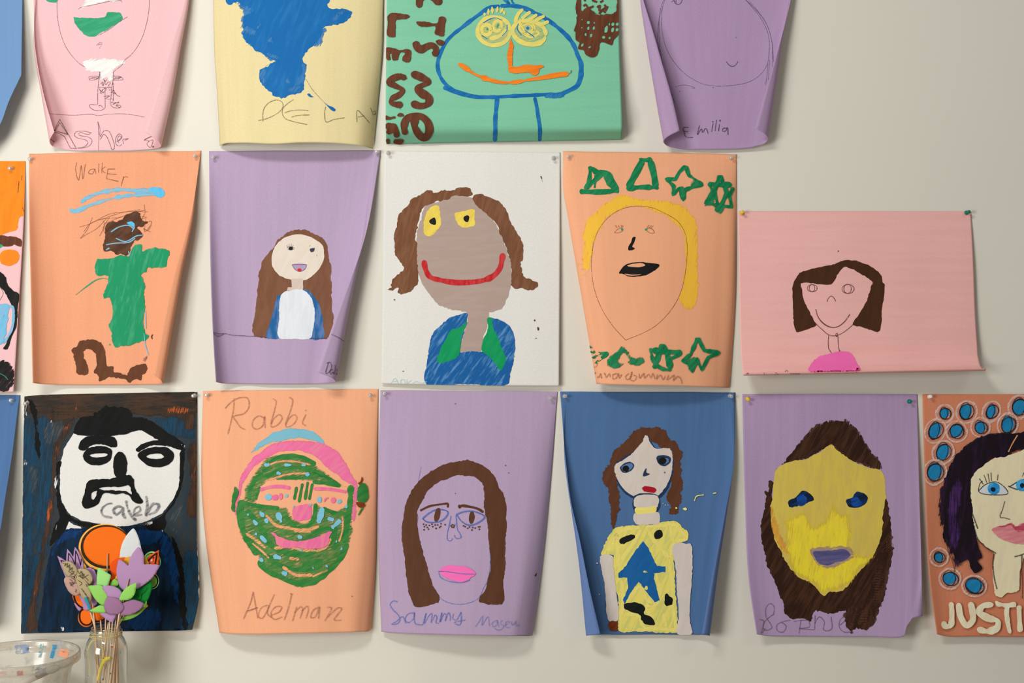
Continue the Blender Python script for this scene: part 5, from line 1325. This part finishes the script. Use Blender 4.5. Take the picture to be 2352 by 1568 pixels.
rp_ = random.Random(5)
for px, py, c, lb_ in (
    (72, 366, 'clear', 'clear push pin in the top left corner of the orange paper with the green shirt'),
    (449, 359, 'clear', 'clear push pin in the top right corner of the orange paper with the green shirt'),
    (491, 362, 'clear', 'clear push pin in the top left corner of the purple paper with the long-haired girl'),
    (866.5, 352, 'clear', 'clear push pin in the top right corner of the purple paper with the long-haired girl'),
    (891.5, 351, 'clear', 'clear push pin in the top left corner of the white paper'),
    (1271, 363, 'clear', 'clear push pin in the top right corner of the white paper'),
    (1305.5, 361, 'clear', 'clear push pin in the top left corner of the orange paper with green stars'),
    (1678, 362.5, 'clear', 'clear push pin in the top right corner of the orange paper with green stars'),
    (1704, 489.5, 'yellow', 'yellow push pin in the top left corner of the rose pink landscape paper'),
    (2219, 488.5, 'green', 'green push pin in the top right corner of the rose pink landscape paper'),
    (28, 387, 'clear', 'clear push pin in the orange patch of the paper at the left edge'),
    (64, 925, 'clear', 'clear push pin in the top left corner of the dark moustached painting'),
    (448, 908, 'clear', 'clear push pin in the top right corner of the dark moustached painting'),
    (28, 920, 'clear', 'clear push pin in the plain darker blue paper at the left edge'),
    (478, 907, 'clear', 'clear push pin in the top left corner of the orange paper with the bearded face'),
    (850, 907, 'clear', 'clear push pin in the top right corner of the orange paper with the bearded face'),
    (883, 904, 'clear', 'clear push pin in the top left corner of the purple paper with the freckled face'),
    (1264, 914, 'clear', 'clear push pin in the top right corner of the purple paper with the freckled face'),
    (1296.5, 910, 'clear', 'clear push pin in the top left corner of the blue paper with the yellow top'),
    (1676, 909, 'clear', 'clear push pin in the top right corner of the blue paper with the yellow top'),
    (1717, 915.5, 'yellow', 'yellow push pin in the top left corner of the torn-cornered purple paper'),
    (2088, 921.5, 'green', 'green push pin in the top right corner of the torn-cornered purple paper'),
    (2135, 911, 'white', 'white push pin in the top left corner of the brown paper')):
    pin(px, py, c, lb_, tilt=(rp_.uniform(-.12, .12), rp_.uniform(-.15, .15)))

# ================================================================ table below the frame
TABLE_Z = 0.742
q = NT('table_laminate')
tc = q.n('ShaderNodeTexCoord')
nz = q.noise(tc.outputs['Object'], 9, 3)
q.link(q.mix(nz, lin((196, 186, 168)), lin((206, 197, 180))), q.b.inputs['Base Color'])
q.b.inputs['Roughness'].default_value = 0.5


def box_obj(name, x0, x1, y0, y1, z0, z1, mat, parent=None, bev=0.004):
    bm = bmesh.new()
    bmesh.ops.create_cube(bm, size=1)
    bmesh.ops.scale(bm, vec=(x1 - x0, y1 - y0, z1 - z0), verts=bm.verts)
    bmesh.ops.translate(bm, vec=((x0 + x1) / 2, (y0 + y1) / 2, (z0 + z1) / 2), verts=bm.verts)
    bmesh.ops.bevel(bm, geom=bm.edges[:], offset=bev, segments=2, affect='EDGES')
    me = bpy.data.meshes.new(name); bm.to_mesh(me); bm.free(); me.materials.append(mat)
    o = bpy.data.objects.new(name, me); COL.objects.link(o)
    if parent is not None:
        o.parent = parent; o.location = tuple(-c for c in parent.location)
    return o


tb = empty('table', (-1.0, -0.35, 0), 'pale laminate table against the wall under the jar and the plastic bowl', 'table')
box_obj('tabletop', -1.75, -0.25, -0.66, -0.02, TABLE_Z - 0.03, TABLE_Z, q.m, tb)
for x in (-1.70, -0.30):
    for y in (-0.60, -0.08):
        box_obj('leg', x - .02, x + .02, y - .02, y + .02, 0, TABLE_Z - 0.031, STEEL, tb)
q = NT('floor_vinyl')
tc = q.n('ShaderNodeTexCoord')
nz = q.noise(tc.outputs['Object'], 6, 3)
q.link(q.mix(nz, lin((150, 140, 124)), lin((164, 154, 138))), q.b.inputs['Base Color'])
fl = box_obj('floor', -3.2, 3.2, -4.2, 0.0, -0.1, 0.0, q.m, bev=0.001)
setp(fl, kind='structure')

# ================================================================ glass jar
JD = 150.0
jx, jy = 243.5, 0
JC = P3(jx, 1500, JD)
JK = (DW - JD) / DW * S
JZ = TABLE_Z + 0.0005


def zpx(y, d=JD):
    return Z0 + (CY - y) * (DW - d) / DW * S


GLASS = thin_clear('jar_glass', (0.95, 0.955, 0.93), 0.055, 0.04, 0.32, 0.035, (190, 190, 170)).m
jar = empty('glass_jar', (JC[0], JC[1], JZ), 'clear glass canning jar full of wooden sticks and paper flowers', 'jar')
R = 48.0 * JK
zt = zpx(1441) - JZ
rn = 33.5 * JK
prof = [(R * .80, 0.0), (R * .93, 0.004), (R, 0.014), (R, zpx(1498) - JZ), (R * .985, zpx(1488) - JZ), (R * .92, zpx(1476) - JZ), (R * .82, zpx(1466) - JZ), (rn * 1.03, zpx(1460) - JZ), (rn * .99, zpx(1458.5) - JZ),
        (rn * 1.06, zpx(1456.5) - JZ), (rn * 1.06, zpx(1455) - JZ), (rn * .97, zpx(1453.5) - JZ), (rn * 1.02, zpx(1451) - JZ), (rn * 1.02, zpx(1449.5) - JZ), (rn * .97, zpx(1448) - JZ), (rn * 1.01, zpx(1445.5) - JZ), (rn * .97, zpx(1444) - JZ), (rn * .99, zt + .001), (rn * .94, zt + .0015), (rn * .90, zt)]


def shell(name, prof, mat, parent, n=48, bottom=True):
    a = np.linspace(0, 2 * math.pi, n, endpoint=False)
    V, F = [], []
    for r, z in prof:
        V += [(r * math.cos(t), r * math.sin(t), z) for t in a]
    for i in range(len(prof) - 1):
        for j in range(n):
            k = (j + 1) % n
            F.append((i * n + j, i * n + k, (i + 1) * n + k, (i + 1) * n + j))
    if bottom:
        V.append((0, 0, prof[0][1]))
        F += [(len(V) - 1, (j + 1) % n, j) for j in range(n)]
    me = bpy.data.meshes.new(name); me.from_pydata(V, [], F)
    me.polygons.foreach_set('use_smooth', [True] * len(me.polygons))
    me.materials.append(mat)
    o = bpy.data.objects.new(name, me); COL.objects.link(o); o.parent = parent
    return o


gb = shell('glass_body', prof, GLASS, jar)


def tube(name, pts, r, mat, parent, n=8, closed=False):
    pts = [Vector(p) for p in pts]
    V, F = [], []
    m = len(pts)
    for i, p in enumerate(pts):
        t = (pts[(i + 1) % m] - pts[i - 1]) if closed else (pts[min(i + 1, m - 1)] - pts[max(i - 1, 0)])
        t.normalize()
        up = Vector((0, -1, 0)) if abs(t.y) < .9 else Vector((1, 0, 0))
        a = t.cross(up).normalized(); b = t.cross(a)
        rr_ = r[i] if isinstance(r, (list, tuple)) else r
        V += [tuple(p + a * rr_ * math.cos(2 * math.pi * k / n) + b * rr_ * math.sin(2 * math.pi * k / n)) for k in range(n)]
    for i in range(m if closed else m - 1):
        for k in range(n):
            i2 = (i + 1) % m
            F.append((i * n + k, i * n + (k + 1) % n, i2 * n + (k + 1) % n, i2 * n + k))
    if not closed:
        F.append(tuple(range(n))); F.append(tuple((m - 1) * n + k for k in reversed(range(n))))
    return mesh_obj(name, V, F, [mat], parent=parent)


# yellowed string wound round the neck, and the bits of yellow thread on the shoulder
STR = plain('yellowed_string', (196, 178, 104), .8)
YTH = plain('yellow_thread', (222, 204, 70), .7)
JW = Vector(jar.location)
for i, (yy, w) in enumerate(((1449, .0008), (1455.5, .0011), (1459, .0009))):
    pts = [JW + Vector((rn * 1.06 * math.cos(t), rn * 1.06 * math.sin(t), zpx(yy) - JZ + .0012 * math.sin(3 * t + i))) for t in np.linspace(0, 2 * math.pi, 40, endpoint=False)]
    o = tube('string_winding', pts, w, STR, jar, 6, True)
for pts in ([(222, 1463), (216, 1472), (214, 1485), (219, 1510), (220, 1540)], [(243, 1470), (250, 1480), (252, 1495), (250, 1512)], [(214, 1481), (222, 1466), (232, 1458)]):
    q3 = []
    for x, y in pts:
        dx = (x - jx) * JK
        z = zpx(y) - JZ
        rr_ = float(np.interp(z, [p[1] for p in prof[2:9]], [p[0] for p in prof[2:9]])) + .0008
        q3.append(JW + Vector((dx, -math.sqrt(max(rr_ ** 2 - dx ** 2, 0)), z)))
    tube('thread', q3, .0006, YTH, jar, 5)
# specks of paint on the glass
spk = {'red': plain('red_speck', (200, 60, 40), .5), 'teal': plain('teal_speck', (50, 100, 96), .5), 'blue': plain('pale_blue_speck', (130, 170, 190), .5)}
for x, y, c, s in ((269, 1476, 'red', 2.2), (267, 1535, 'teal', 1.8), (252, 1547, 'teal', 2.2), (228, 1558, 'red', 1.8), (284, 1492, 'blue', 2.6), (215, 1542, 'teal', 1.2), (204, 1562, 'teal', 1.2)):
    dx = (x - jx) * JK; z = zpx(y) - JZ
    rr_ = float(np.interp(z, [p[1] for p in prof[2:9]], [p[0] for p in prof[2:9]])) + .0004
    yv = -math.sqrt(max(rr_ ** 2 - dx ** 2, 0))
    nrm = Vector((dx, yv, 0)).normalized(); side = Vector((-nrm.y, nrm.x, 0)); up = Vector((0, 0, 1))
    c0 = JW + Vector((dx, yv, z))
    ring_ = [c0 + (side * math.cos(t) * rp_.uniform(.7, 1.3) + up * math.sin(t) * rp_.uniform(.7, 1.6)) * s * JK for t in np.linspace(0, 6.28, 9)[:-1]]
    mesh_obj('paint_speck', [c0 + nrm * .0006] + ring_, [(0, i + 1, (i + 1) % 8 + 1) for i in range(8)], [spk[c]], parent=jar)

# ================================================================ paper flowers on sticks
WOOD = NT('stick_wood')
tc = WOOD.n('ShaderNodeTexCoord')
nz = WOOD.noise(tc.outputs['Object'], 120, 3)
WOOD.link(WOOD.mix(nz, lin((218, 178, 138)), lin((236, 202, 164))), WOOD.b.inputs['Base Color'])
WOOD.b.inputs['Roughness'].default_value = .6
WOOD = WOOD.m
card = {}
for nm, c in (('orange', (243, 112, 24)), ('amber', (244, 178, 84)), ('red_orange', (226, 82, 22)), ('lilac', (178, 138, 178)), ('mauve', (156, 112, 146)), ('leaf', (146, 206, 98)), ('mint', (158, 218, 126)), ('green', (14, 126, 44)), ('white', (214, 216, 214)), ('gold', (218, 158, 44)), ('tan', (178, 160, 120)), ('dusky', (190, 152, 136)), ('lime', (138, 196, 78)), ('black', (26, 20, 18)), ('turq', (40, 150, 176)), ('brown', (60, 38, 24)), ('pinkdot', (240, 170, 170))):
    card[nm] = plain('card_' + nm, c, .8, spec=.15, var=.04)
FT = (100, 1180, 6.03)
frng = np.random.default_rng(77)


def cut(name, mat, pts, d, parent, sm=1, h=(), bend=6.0, th=0.0005, T=FT, lift=0.0):
    """a piece of card: outline pts (crop coordinates), standing d in front of the wall, slightly bowed"""
    loops = []
    for l in [pts] + list(h):
        q2 = arr(l) / T[2] + np.array(T[:2])
        loops.append(catmull(q2, True, 1.6) if sm else resample(q2, 2.0, True))
    v2, f, lp = triangulate(loops, 5.0)
    c = v2.mean(0); w = max(np.ptp(v2[:, 0]), np.ptp(v2[:, 1])) * .5 + 1e-6
    dd = d + lift - bend * (((v2 - c) / w) ** 2).sum(1) * .5
    V = np.array([P3(x, y, z) for (x, y), z in zip(v2, dd)])
    a, b, e = V[f[:, 0]], V[f[:, 1]], V[f[:, 2]]
    flip = np.cross(b - a, e - a)[:, 1] > 0
    f = f.copy(); f[flip] = f[flip][:, ::-1]
    o = mesh_obj(name, V, f, [mat], parent=parent)
    s = o.modifiers.new('thickness', 'SOLIDIFY'); s.thickness = th; s.offset = -1
    return o


def line(name, mat, w, pts, d, parent, sm=1, bend=6.0, ref=None, T=FT):
    """marker line lying on a piece of card"""
    p = arr(pts) / T[2] + np.array(T[:2])
    q2 = catmull(p, False, 1.5) if sm else resample(p, 2)
    t = np.gradient(q2, axis=0); t /= np.maximum(np.linalg.norm(t, axis=1), 1e-6)[:, None]
    nn = np.column_stack([-t[:, 1], t[:, 0]]) * w / 2
    rv = arr(ref) / T[2] + np.array(T[:2]) if ref is not None else q2
    c = rv.mean(0); wd = max(np.ptp(rv[:, 0]), np.ptp(rv[:, 1])) * .5 + 1e-6
    L = np.vstack([q2 - nn, q2 + nn])
    V = [P3(x, y, d + .9 - bend * ((((x - c[0]) / wd) ** 2 + ((y - c[1]) / wd) ** 2) * .5 if ref is not None else 0)) for x, y in L]
    n = len(q2)
    return mesh_obj(name, V, [(i, i + n, i + n + 1, i + 1) for i in range(n - 1)], [mat], parent=parent)


def stick(top, topd, bot, botd, parent, r=.00165, name='stick'):
    """wooden skewer from photo point `top` through the neck of the jar down to its foot (the deviation is a slight bow)"""
    nx = min(max(top[0] + (bot[0] - top[0]) * (1441 - top[1]) / (bot[1] - top[1]), 218), 269)
    a, n_, b = Vector(P3(*top, topd)), Vector(P3(nx, 1441, (topd + botd) / 2)), Vector(P3(*bot, botd))
    return tube(name, [a, a.lerp(n_, .5), n_, n_.lerp(b, .5), b], r, WOOD, parent, 8)


def flower(label, at, d, cat='paper flower'):
    return empty('paper_flower', P3(at[0] / FT[2] + FT[0], at[1] / FT[2] + FT[1], d), label, cat, 'paper flowers on sticks in the jar')


def fx(x, y):
    return (x / FT[2] + FT[0], y / FT[2] + FT[1])


def foot(i, n=14):
    return (jx + 3 + (i - n / 2) * 4.4, 1594.0)


# big orange disc
ang = np.linspace(0, 2 * math.pi, 26, endpoint=False)
disc = lambda cx, cy, rx, ry: np.column_stack([cx + rx * np.cos(ang), cy + ry * np.sin(ang)])
fl = flower('big round orange paper disc with a yellow rim and black ring on a stick', (860, 800), 128)
o = cut('rim', card['amber'], disc(852, 465, 366, 328), 128, fl, bend=0)
o = cut('black_ring', card['brown'], disc(866, 454, 352, 302), 129.2, fl, bend=0)
o = cut('disc', card['orange'], disc(877, 449, 325, 272), 130.4, fl, bend=0)
stick(fx(888, 545), 133, foot(5), 152, fl)

# white petal leaf
fl = flower('white pointed paper petal standing behind the right lilac tulip', (1230, 600), 136)
P_ = [1245,200,1290,262,1330,370,1355,480,1392,590,1380,680,1200,690,1050,640,1055,590,1065,500,1090,405,1140,310,1190,245]
cut('petal', card['white'], P_, 137, fl, bend=4)
stick(fx(1090, 1100), 137, foot(9), 140, fl)

# green ringed circle far right
fl = flower('light green paper circles with black outlines peeping out behind the orange ear leaf', (1500, 800), 128)
cut('circle', card['mint'], disc(1500, 660, 122, 142), 128, fl, bend=0)
cut('outline', card['black'], disc(1500, 668, 108, 128), 129, fl, bend=0)
cut('centre', card['leaf'], disc(1492, 672, 98, 116), 130, fl, bend=0)
cut('circle', card['mint'], disc(1500, 930, 100, 112), 126, fl, bend=0)
cut('outline', card['black'], disc(1496, 930, 92, 102), 127, fl, bend=0)
cut('centre', card['lime'], disc(1488, 930, 82, 88), 128.2, fl, bend=0)
stick(fx(1180, 1300), 130, foot(13), 138, fl)

# orange ear leaf
fl = flower('small orange pointed leaf with a black inner line at the right of the bouquet', (1540, 690), 134)
P_ = [1600,497,1540,530,1470,575,1440,605,1428,660,1470,690,1500,800,1560,840,1592,690,1598,600]
cut('leaf', card['red_orange'], P_, 134, fl, bend=0, sm=0)
line('black_line', card['black'], 3.2, [1440,660,1500,590,1570,540,1562,600,1545,690], 134, fl, sm=0)
cut('dot', card['pinkdot'], disc(1497, 645, 17, 19), 136, fl, bend=0)
cut('dot', card['brown'], disc(1518, 605, 9, 11), 136, fl, bend=0)
stick(fx(1150, 1330), 134, foot(12), 140, fl)

# red-orange lobed flower behind the tulip
fl = flower('red-orange and gold lobed paper flower mostly hidden by the right lilac tulip', (1000, 900), 138)
cut('petal', card['red_orange'], [895,970,900,900,940,860,930,800,915,740,935,680,990,630,1060,605,1140,603,1180,640,1200,760,1150,900,1040,960,950,960,910,985], 139, fl, bend=4)
cut('petal', card['gold'], [1105,650,1135,610,1190,592,1250,600,1330,590,1400,590,1440,640,1460,690,1400,720,1200,730,1130,700], 140.5, fl, bend=4)
cut('petal', card['gold'], [990,890,1015,850,1040,900,1060,960,1010,960], 141, fl, bend=0)
stick(fx(1050, 900), 137, foot(8), 146, fl)

# dark green round leaf
fl = flower('large dark green round paper leaf low on the right of the bouquet', (1250, 1230), 143)
P_ = [915,975,985,900,1060,960,1100,1050,1200,1050,1300,1030,1400,985,1490,925,1500,1000,1485,1090,1450,1180,1400,1260,1300,1330,1180,1330,1090,1250,1020,1150,960,1060]
cut('leaf', card['green'], P_, 144, fl, bend=4)
cut('tip', card['lime'], [915,975,985,900,1040,950,1020,1000,960,1010], 145, fl, bend=0)
line('vein', card['black'], .9, [1290,1220,1350,1170,1360,1110,1400,1080,1440,1010], 144.6, fl, bend=0)
stick(fx(1080, 1380), 141, foot(11), 146, fl)

# lower lime leaf and gold tip
fl = flower('lime green curved paper leaf at the bottom right over the jar mouth', (1150, 1440), 146)
cut('leaf', card['lime'], [1060,1478,1110,1430,1200,1390,1290,1370,1370,1290,1425,1205,1428,1260,1370,1350,1280,1420,1200,1455,1120,1475], 147, fl, bend=3)
cut('tip', card['gold'], [1425,1245,1448,1272,1400,1320,1330,1370,1300,1390,1340,1320], 144.5, fl, bend=0, sm=0)
stick(fx(1060, 1440), 144, foot(10), 150, fl)

# right lilac tulip
fl = flower('lilac three-pointed paper tulip at the upper right of the bouquet', (1200, 1060), 150)
P_ = [1315,458,1350,490,1378,540,1392,620,1396,695,1440,695,1520,698,1605,712,1570,790,1500,890,1400,975,1290,1040,1200,1060,1095,1058,1050,990,1022,900,1010,780,1025,690,1045,632,1090,650,1130,680,1172,714,1185,650,1220,570,1265,505]
cut('petals', card['lilac'], P_, 151, fl, sm=1, bend=5)
stick(fx(1180, 895), 153.5, foot(9.5), 158, fl)

# left lilac tulip with black outline
fl = flower('lilac spiky paper tulip with black inked tips at the left of the bouquet', (420, 1000), 134)
P_ = [190,580,250,610,312,655,318,560,328,482,370,530,412,598,420,520,435,455,480,510,520,590,545,650,560,760,640,740,700,770,735,850,748,980,745,1150,740,1240,680,1300,600,1340,550,1320,545,1250,500,1150,420,1000,310,890,240,720]
cut('petals', card['lilac'], P_, 135, fl, sm=0, bend=4)
line('ink_line', card['black'], 1.5, [300,720,260,690,235,640,300,660], 135, fl, sm=0, ref=P_, bend=4)
line('ink_line', card['black'], 1.6, [338,660,345,540,400,620,438,700,442,505,480,590,512,715,522,620], 135, fl, sm=0, ref=P_, bend=4)
cut('tip', card['gold'], [545,660,590,720,600,760,545,750], 133, fl, bend=0, sm=0)
stick(fx(640, 1200), 134, foot(3), 140, fl)

# orange outlined flower, low left
fl = flower('orange rounded paper flower with a black inner outline low on the left', (640, 1350), 130)
P_ = [402,1125,470,1110,560,1150,640,1230,760,1330,830,1440,845,1470,760,1505,690,1500,660,1540,600,1565,540,1552,490,1500,478,1430,500,1350,530,1310,470,1270,420,1200]
cut('petals', card['orange'], P_, 131, fl, bend=3)
line('black_line', card['black'], 3.4, [418,1130,440,1210,490,1270,550,1310,510,1350,498,1420,515,1490,570,1535,630,1530,670,1490,672,1462,700,1480,770,1485,840,1462], 131, fl, ref=P_, bend=3)
cut('backing', card['lilac'], [425,1230,470,1320,500,1345,520,1310,470,1260], 129, fl, bend=0)
stick(fx(700, 1400), 128, foot(4), 142, fl)

# scribbled tan leaf flower
fl = flower('tan and dusky pink paper leaf cluster covered in pen scribbles, on a blue-tipped stick', (560, 1150), 147)
PA = [250,680,310,655,380,665,430,705,462,765,470,830,440,860,380,870,330,868,285,800]
PB = [470,770,530,755,600,770,650,820,680,900,660,960,620,985,540,970,460,900,440,840]
PC = [290,890,340,862,420,880,480,960,520,1060,500,1110,430,1130,350,1075,300,980,284,930]
PD = [440,850,520,880,600,950,640,1040,665,1150,655,1210,630,1250,580,1210,520,1130,480,1020]
cut('leaf', card['dusky'], PC, 147, fl, bend=3); cut('leaf', card['tan'], PB, 147.8, fl, bend=3); cut('leaf', card['tan'], PA, 148.6, fl, bend=3); cut('leaf', card['tan'], PD, 149.6, fl, bend=3)
INK = plain('brown_ink', (70, 46, 34), .7)
for p, rf, dz in (([260,685,300,680,290,720,330,680,320,740,360,700,350,760], PA, 149.5), ([330,720,380,760,350,780,400,740,390,800,420,790,400,830], PA, 149.5), ([340,790,390,830,360,850,420,820], PA, 149.5), ([470,780,500,830,520,790,540,850,500,860,560,890], PB, 148.8), ([510,800,620,925], PB, 148.8), ([620,840,530,890,560,830,480,860], PB, 148.8), ([430,840,460,880,440,900], PB, 148.8), ([360,900,400,940,370,990,420,960,360,950,410,1005], PC, 148), ([380,880,440,920,410,960,460,950], PC, 148), ([440,1040,455,1055,435,1070,460,1085], PC, 148), ([480,920,530,960,500,990], PD, 150.5), ([520,1030,560,1080,540,1060,590,1120,570,1100,620,1170], PD, 150.5), ([580,970,600,985,590,1000,610,1000], PD, 150.5)):
    line('pen_scribble', INK, 1.0, p, dz, fl, ref=rf, bend=3)
stick(fx(640, 1230), 146.5, foot(2.4), 150, fl)
stick(fx(590, 1160), 152, foot(1.6), 154, fl)
cut('blue_tip', card['turq'], [560,1158,595,1145,662,1348,640,1362], 155.5, fl, bend=0, sm=0)

# front purple flower with green leaves
fl = flower('mauve petalled paper flower with four light green leaves at the front of the bouquet', (980, 1390), 160)
cut('leaf', card['mint'], [765,745,830,780,890,820,932,850,915,920,890,1000,820,1010,750,1000,738,930,740,850], 154, fl, bend=4)
cut('leaf', card['leaf'], [620,998,700,988,800,990,860,1050,890,1140,875,1210,840,1275,760,1230,700,1160,655,1080], 157, fl, bend=4)
cut('leaf', card['leaf'], [640,1340,710,1300,780,1265,860,1285,875,1330,860,1368,790,1372,700,1362], 158, fl, bend=3)
cut('petal', card['lilac'], [810,1012,880,990,960,998,1040,1035,1085,1092,1085,1150,1055,1200,980,1190,900,1155,850,1080], 160, fl, bend=4)
cut('petal', card['lilac'], [782,1382,860,1372,940,1385,1005,1390,985,1450,960,1502,890,1475,830,1430], 158.5, fl, bend=3)
cut('petal', card['mauve'], [1090,1250,1160,1205,1240,1188,1330,1208,1392,1248,1340,1320,1260,1375,1150,1405,1040,1402,1040,1330], 161, fl, bend=5)
cut('petal', card['mauve'], [835,1275,850,1210,890,1150,970,1152,1040,1180,1090,1240,1120,1300,1080,1360,1030,1388,960,1392,890,1380,850,1330], 164, fl, bend=6)
cut('leaf', card['leaf'], [1050,1195,1065,1130,1100,1070,1160,1010,1220,975,1283,955,1280,1030,1262,1110,1220,1165,1170,1190,1110,1195], 166, fl, bend=5)
stick(fx(1080, 1200), 159, foot(7.5), 164, fl)
stick(fx(1060, 1250), 157, foot(8.2), 158, fl)

# bare sticks in the jar
ORD = ['leftmost', 'second from the left', 'third from the left', 'third from the right', 'second from the right', 'rightmost']
for i, (tx, ty, td, fi, fd) in enumerate(sorted(((680, 1250, 150, 3.2, 158), (790, 1470, 146, 6, 150), (920, 1480, 148, 5, 158), (955, 1490, 158, 7, 160), (900, 1500, 150, 2, 148), (1040, 1480, 150, 12, 150)))):
    a = fx(tx, ty)
    root = empty('wooden_stick', P3(a[0], a[1], td), ORD[i] + ' of the six thin bare wooden sticks in the glass jar', 'stick', 'bare wooden sticks in the jar')
    stick(a, td, foot(fi), fd, root, name='skewer')
# yellow ribbon tied round the sticks inside the jar
rb_ = empty('yellow_ribbon', P3(243, 1515, 168), 'narrow yellow ribbon tied round the sticks inside the glass jar', 'ribbon')
cut('band', plain('ribbon_yellow', (226, 204, 60), .6), [222,1562, 226,1540, 232,1522, 240,1511, 252,1508, 254,1514, 245,1517, 238,1526, 231,1543, 226,1564], 170, rb_, bend=0, T=(0, 0, 1))
o = tube('loop', [Vector(P3(243 + 13 * math.cos(t), 1512 + 3 * math.sin(t), 160 + 9 * math.sin(t))) for t in np.linspace(0, 6.28, 17)[:-1]], .0012, MATS['ribbon_yellow'], rb_, 6, True)

# ================================================================ clear plastic bowl with paint stains
BD = 205.0
BC = Vector(P3(44, 1503, BD))
BK = (DW - BD) / DW * S
bowl = empty('plastic_bowl', (BC.x, BC.y, BC.z), 'clear plastic bowl with a rolled rim and smears of paint at the bottom left', 'bowl')
PL = thin_clear('bowl_plastic', (0.93, 0.925, 0.90), 0.05, 0.16, 0.35, 0.30, (218, 208, 190))
# stains: colours chosen by noise, laid over the clear plastic
tc = PL.n('ShaderNodeTexCoord')
mp = PL.n('ShaderNodeMapping'); PL.link(tc.outputs['Object'], mp.inputs['Vector'])
ns = PL.noise(mp.outputs['Vector'], 26, 5, 0.65)
nc = PL.n('ShaderNodeTexNoise', Scale=11.0, Detail=2.0); PL.link(mp.outputs['Vector'], nc.inputs['Vector'])
ramp = PL.n('ShaderNodeValToRGB')
PL.link(nc.outputs['Fac'], ramp.inputs['Fac'])
el_ = ramp.color_ramp.elements
el_[0].position, el_[0].color = .36, (*lin((150, 176, 176)), 1)
el_[1].position, el_[1].color = .64, (*lin((222, 160, 150)), 1)
for p_, c_ in ((.45, (186, 190, 178)), (.5, (168, 178, 200)), (.57, (206, 196, 180))):
    e_ = el_.new(p_); e_.color = (*lin(c_), 1)
df = PL.n('ShaderNodeBsdfDiffuse'); PL.link(ramp.outputs['Color'], df.inputs['Color'])
m3 = PL.n('ShaderNodeMixShader')
old = PL.out.inputs['Surface'].links[0].from_socket
PL.link(PL.rng(ns, .54, .70, 0, .55), m3.inputs[0]); PL.link(old, m3.inputs[1]); PL.link(df.outputs[0], m3.inputs[2])
PL.link(m3.outputs[0], PL.out.inputs['Surface'])
a_ = 133 * BK
bh = BC.z - TABLE_Z - 0.012
bprof = [(a_ * .70, -bh), (a_ * .74, -bh + .004), (a_ * .80, -bh * .6), (a_ * .86, -bh * .3), (a_ * .905, -.026), (a_ * .915, -.018), (a_ * .95, -.017), (a_ * .958, -.006), (a_ * .965, -.001)]
wl = shell('bowl_wall', bprof, PL.m, bowl, 72)
rim_p = [(a_ * .965, -.002), (a_ * .975, .0025), (a_ * .995, .0035), (a_ * 1.01, .001), (a_ * 1.014, -.005), (a_ * 1.008, -.010), (a_ * 1.01, -.0155), (a_ * .998, -.018)]
shell('rim', rim_p, PL.m, bowl, 72, bottom=False)


def smear(mat, a0, a1, z0, z1, n=8, label=None, out=False):
    """dab of paint on the bowl's inner wall between bearings a0..a1 (deg) and heights z0..z1"""
    V, F = [], []
    m = 6
    for j in range(m + 1):
        for i in range(n + 1):
            s, t = i / n, j / m
            e = .5 - abs(t - .5)
            aa = math.radians(a0 + (a1 - a0) * (s + (frng.uniform(-.12, .12) if 0 < j < m or i in (0, n) else 0)))
            zz = z0 + (z1 - z0) * t + frng.uniform(-.001, .001)
            r = float(np.interp(zz, [p[1] for p in bprof], [p[0] for p in bprof])) + (.0012 if out else -.0012)
            V.append((r * math.cos(aa), r * math.sin(aa), zz))
    for j in range(m):
        for i in range(n):
            k = j * (n + 1) + i
            F.append((k, k + 1, k + n + 2, k + n + 1))
    me = bpy.data.meshes.new('paint_smear'); me.from_pydata(V, [], F); me.materials.append(mat)
    me.polygons.foreach_set('use_smooth', [True] * len(F))
    o = bpy.data.objects.new('paint_smear', me); COL.objects.link(o); o.parent = bowl
    if label: o['label'] = label
    return o


def smear_mat(name, c, dry=.42):
    q = NT(name)
    tcx = q.n('ShaderNodeTexCoord')
    nn_ = q.noise(tcx.outputs['Object'], 48, 6, 0.7)
    q.b.inputs['Base Color'].default_value = (*lin(c), 1)
    q.b.inputs['Roughness'].default_value = .5
    q.link(q.rng(nn_, dry - .02, dry + .10), q.b.inputs['Alpha'])
    return q.m


smear(smear_mat('smear_blue', (40, 140, 186), .36), 70, 75, -.036, -.006, label='bright blue paint smear')
smear(smear_mat('smear_lavender', (150, 166, 196), .40), 101, 115, -.026, -.006, label='pale lavender paint smear')
smear(smear_mat('smear_teal', (120, 176, 176), .45), 86, 90, -.036, -.006, label='pale teal paint smear')
smear(smear_mat('smear_red', (208, 66, 62), .40), -71, -65, -.018, -.006, label='red paint smear', out=True)
smear(smear_mat('smear_aqua', (70, 140, 170), .46), -58, -48, -.010, -.002, label='blue paint smear', out=True)
smear(smear_mat('smear_rose', (226, 150, 140), .44), -95, -74, -.014, -.006, label='pink paint smear', out=True)
smear(smear_mat('smear_coral', (244, 160, 120), .30), 48, 63, -.030, -.014, label='coral paint smear')

# a paint brush lying in the bowl
brush = empty('paint_brush', P3(60, 1560, 205), 'thick white-handled paint brush lying inside the clear plastic bowl', 'paint brush')
hA, hB, hC, hD = (Vector(P3(24, 1581, 190)), Vector(P3(86, 1551, 205)), Vector(P3(110, 1540, 210)), Vector(P3(138, 1531, 215)))
tube('handle', [hA, hA.lerp(hB, .5), hB], [.0062, .0082, .0088], plain('brush_white', (226, 218, 208), .5), brush, 16)
tube('ferrule', [hB, hB.lerp(hC, .5), hC], [.0090, .0088, .0085], plain('ferrule_grey', (128, 116, 104), .4, metallic=.4), brush, 16)
tube('bristles', [hC, hC.lerp(hD, .4), hC.lerp(hD, .8), hD], [.0084, .0094, .0070, .0020], plain('bristle_teal', (168, 182, 164), .8), brush, 16)
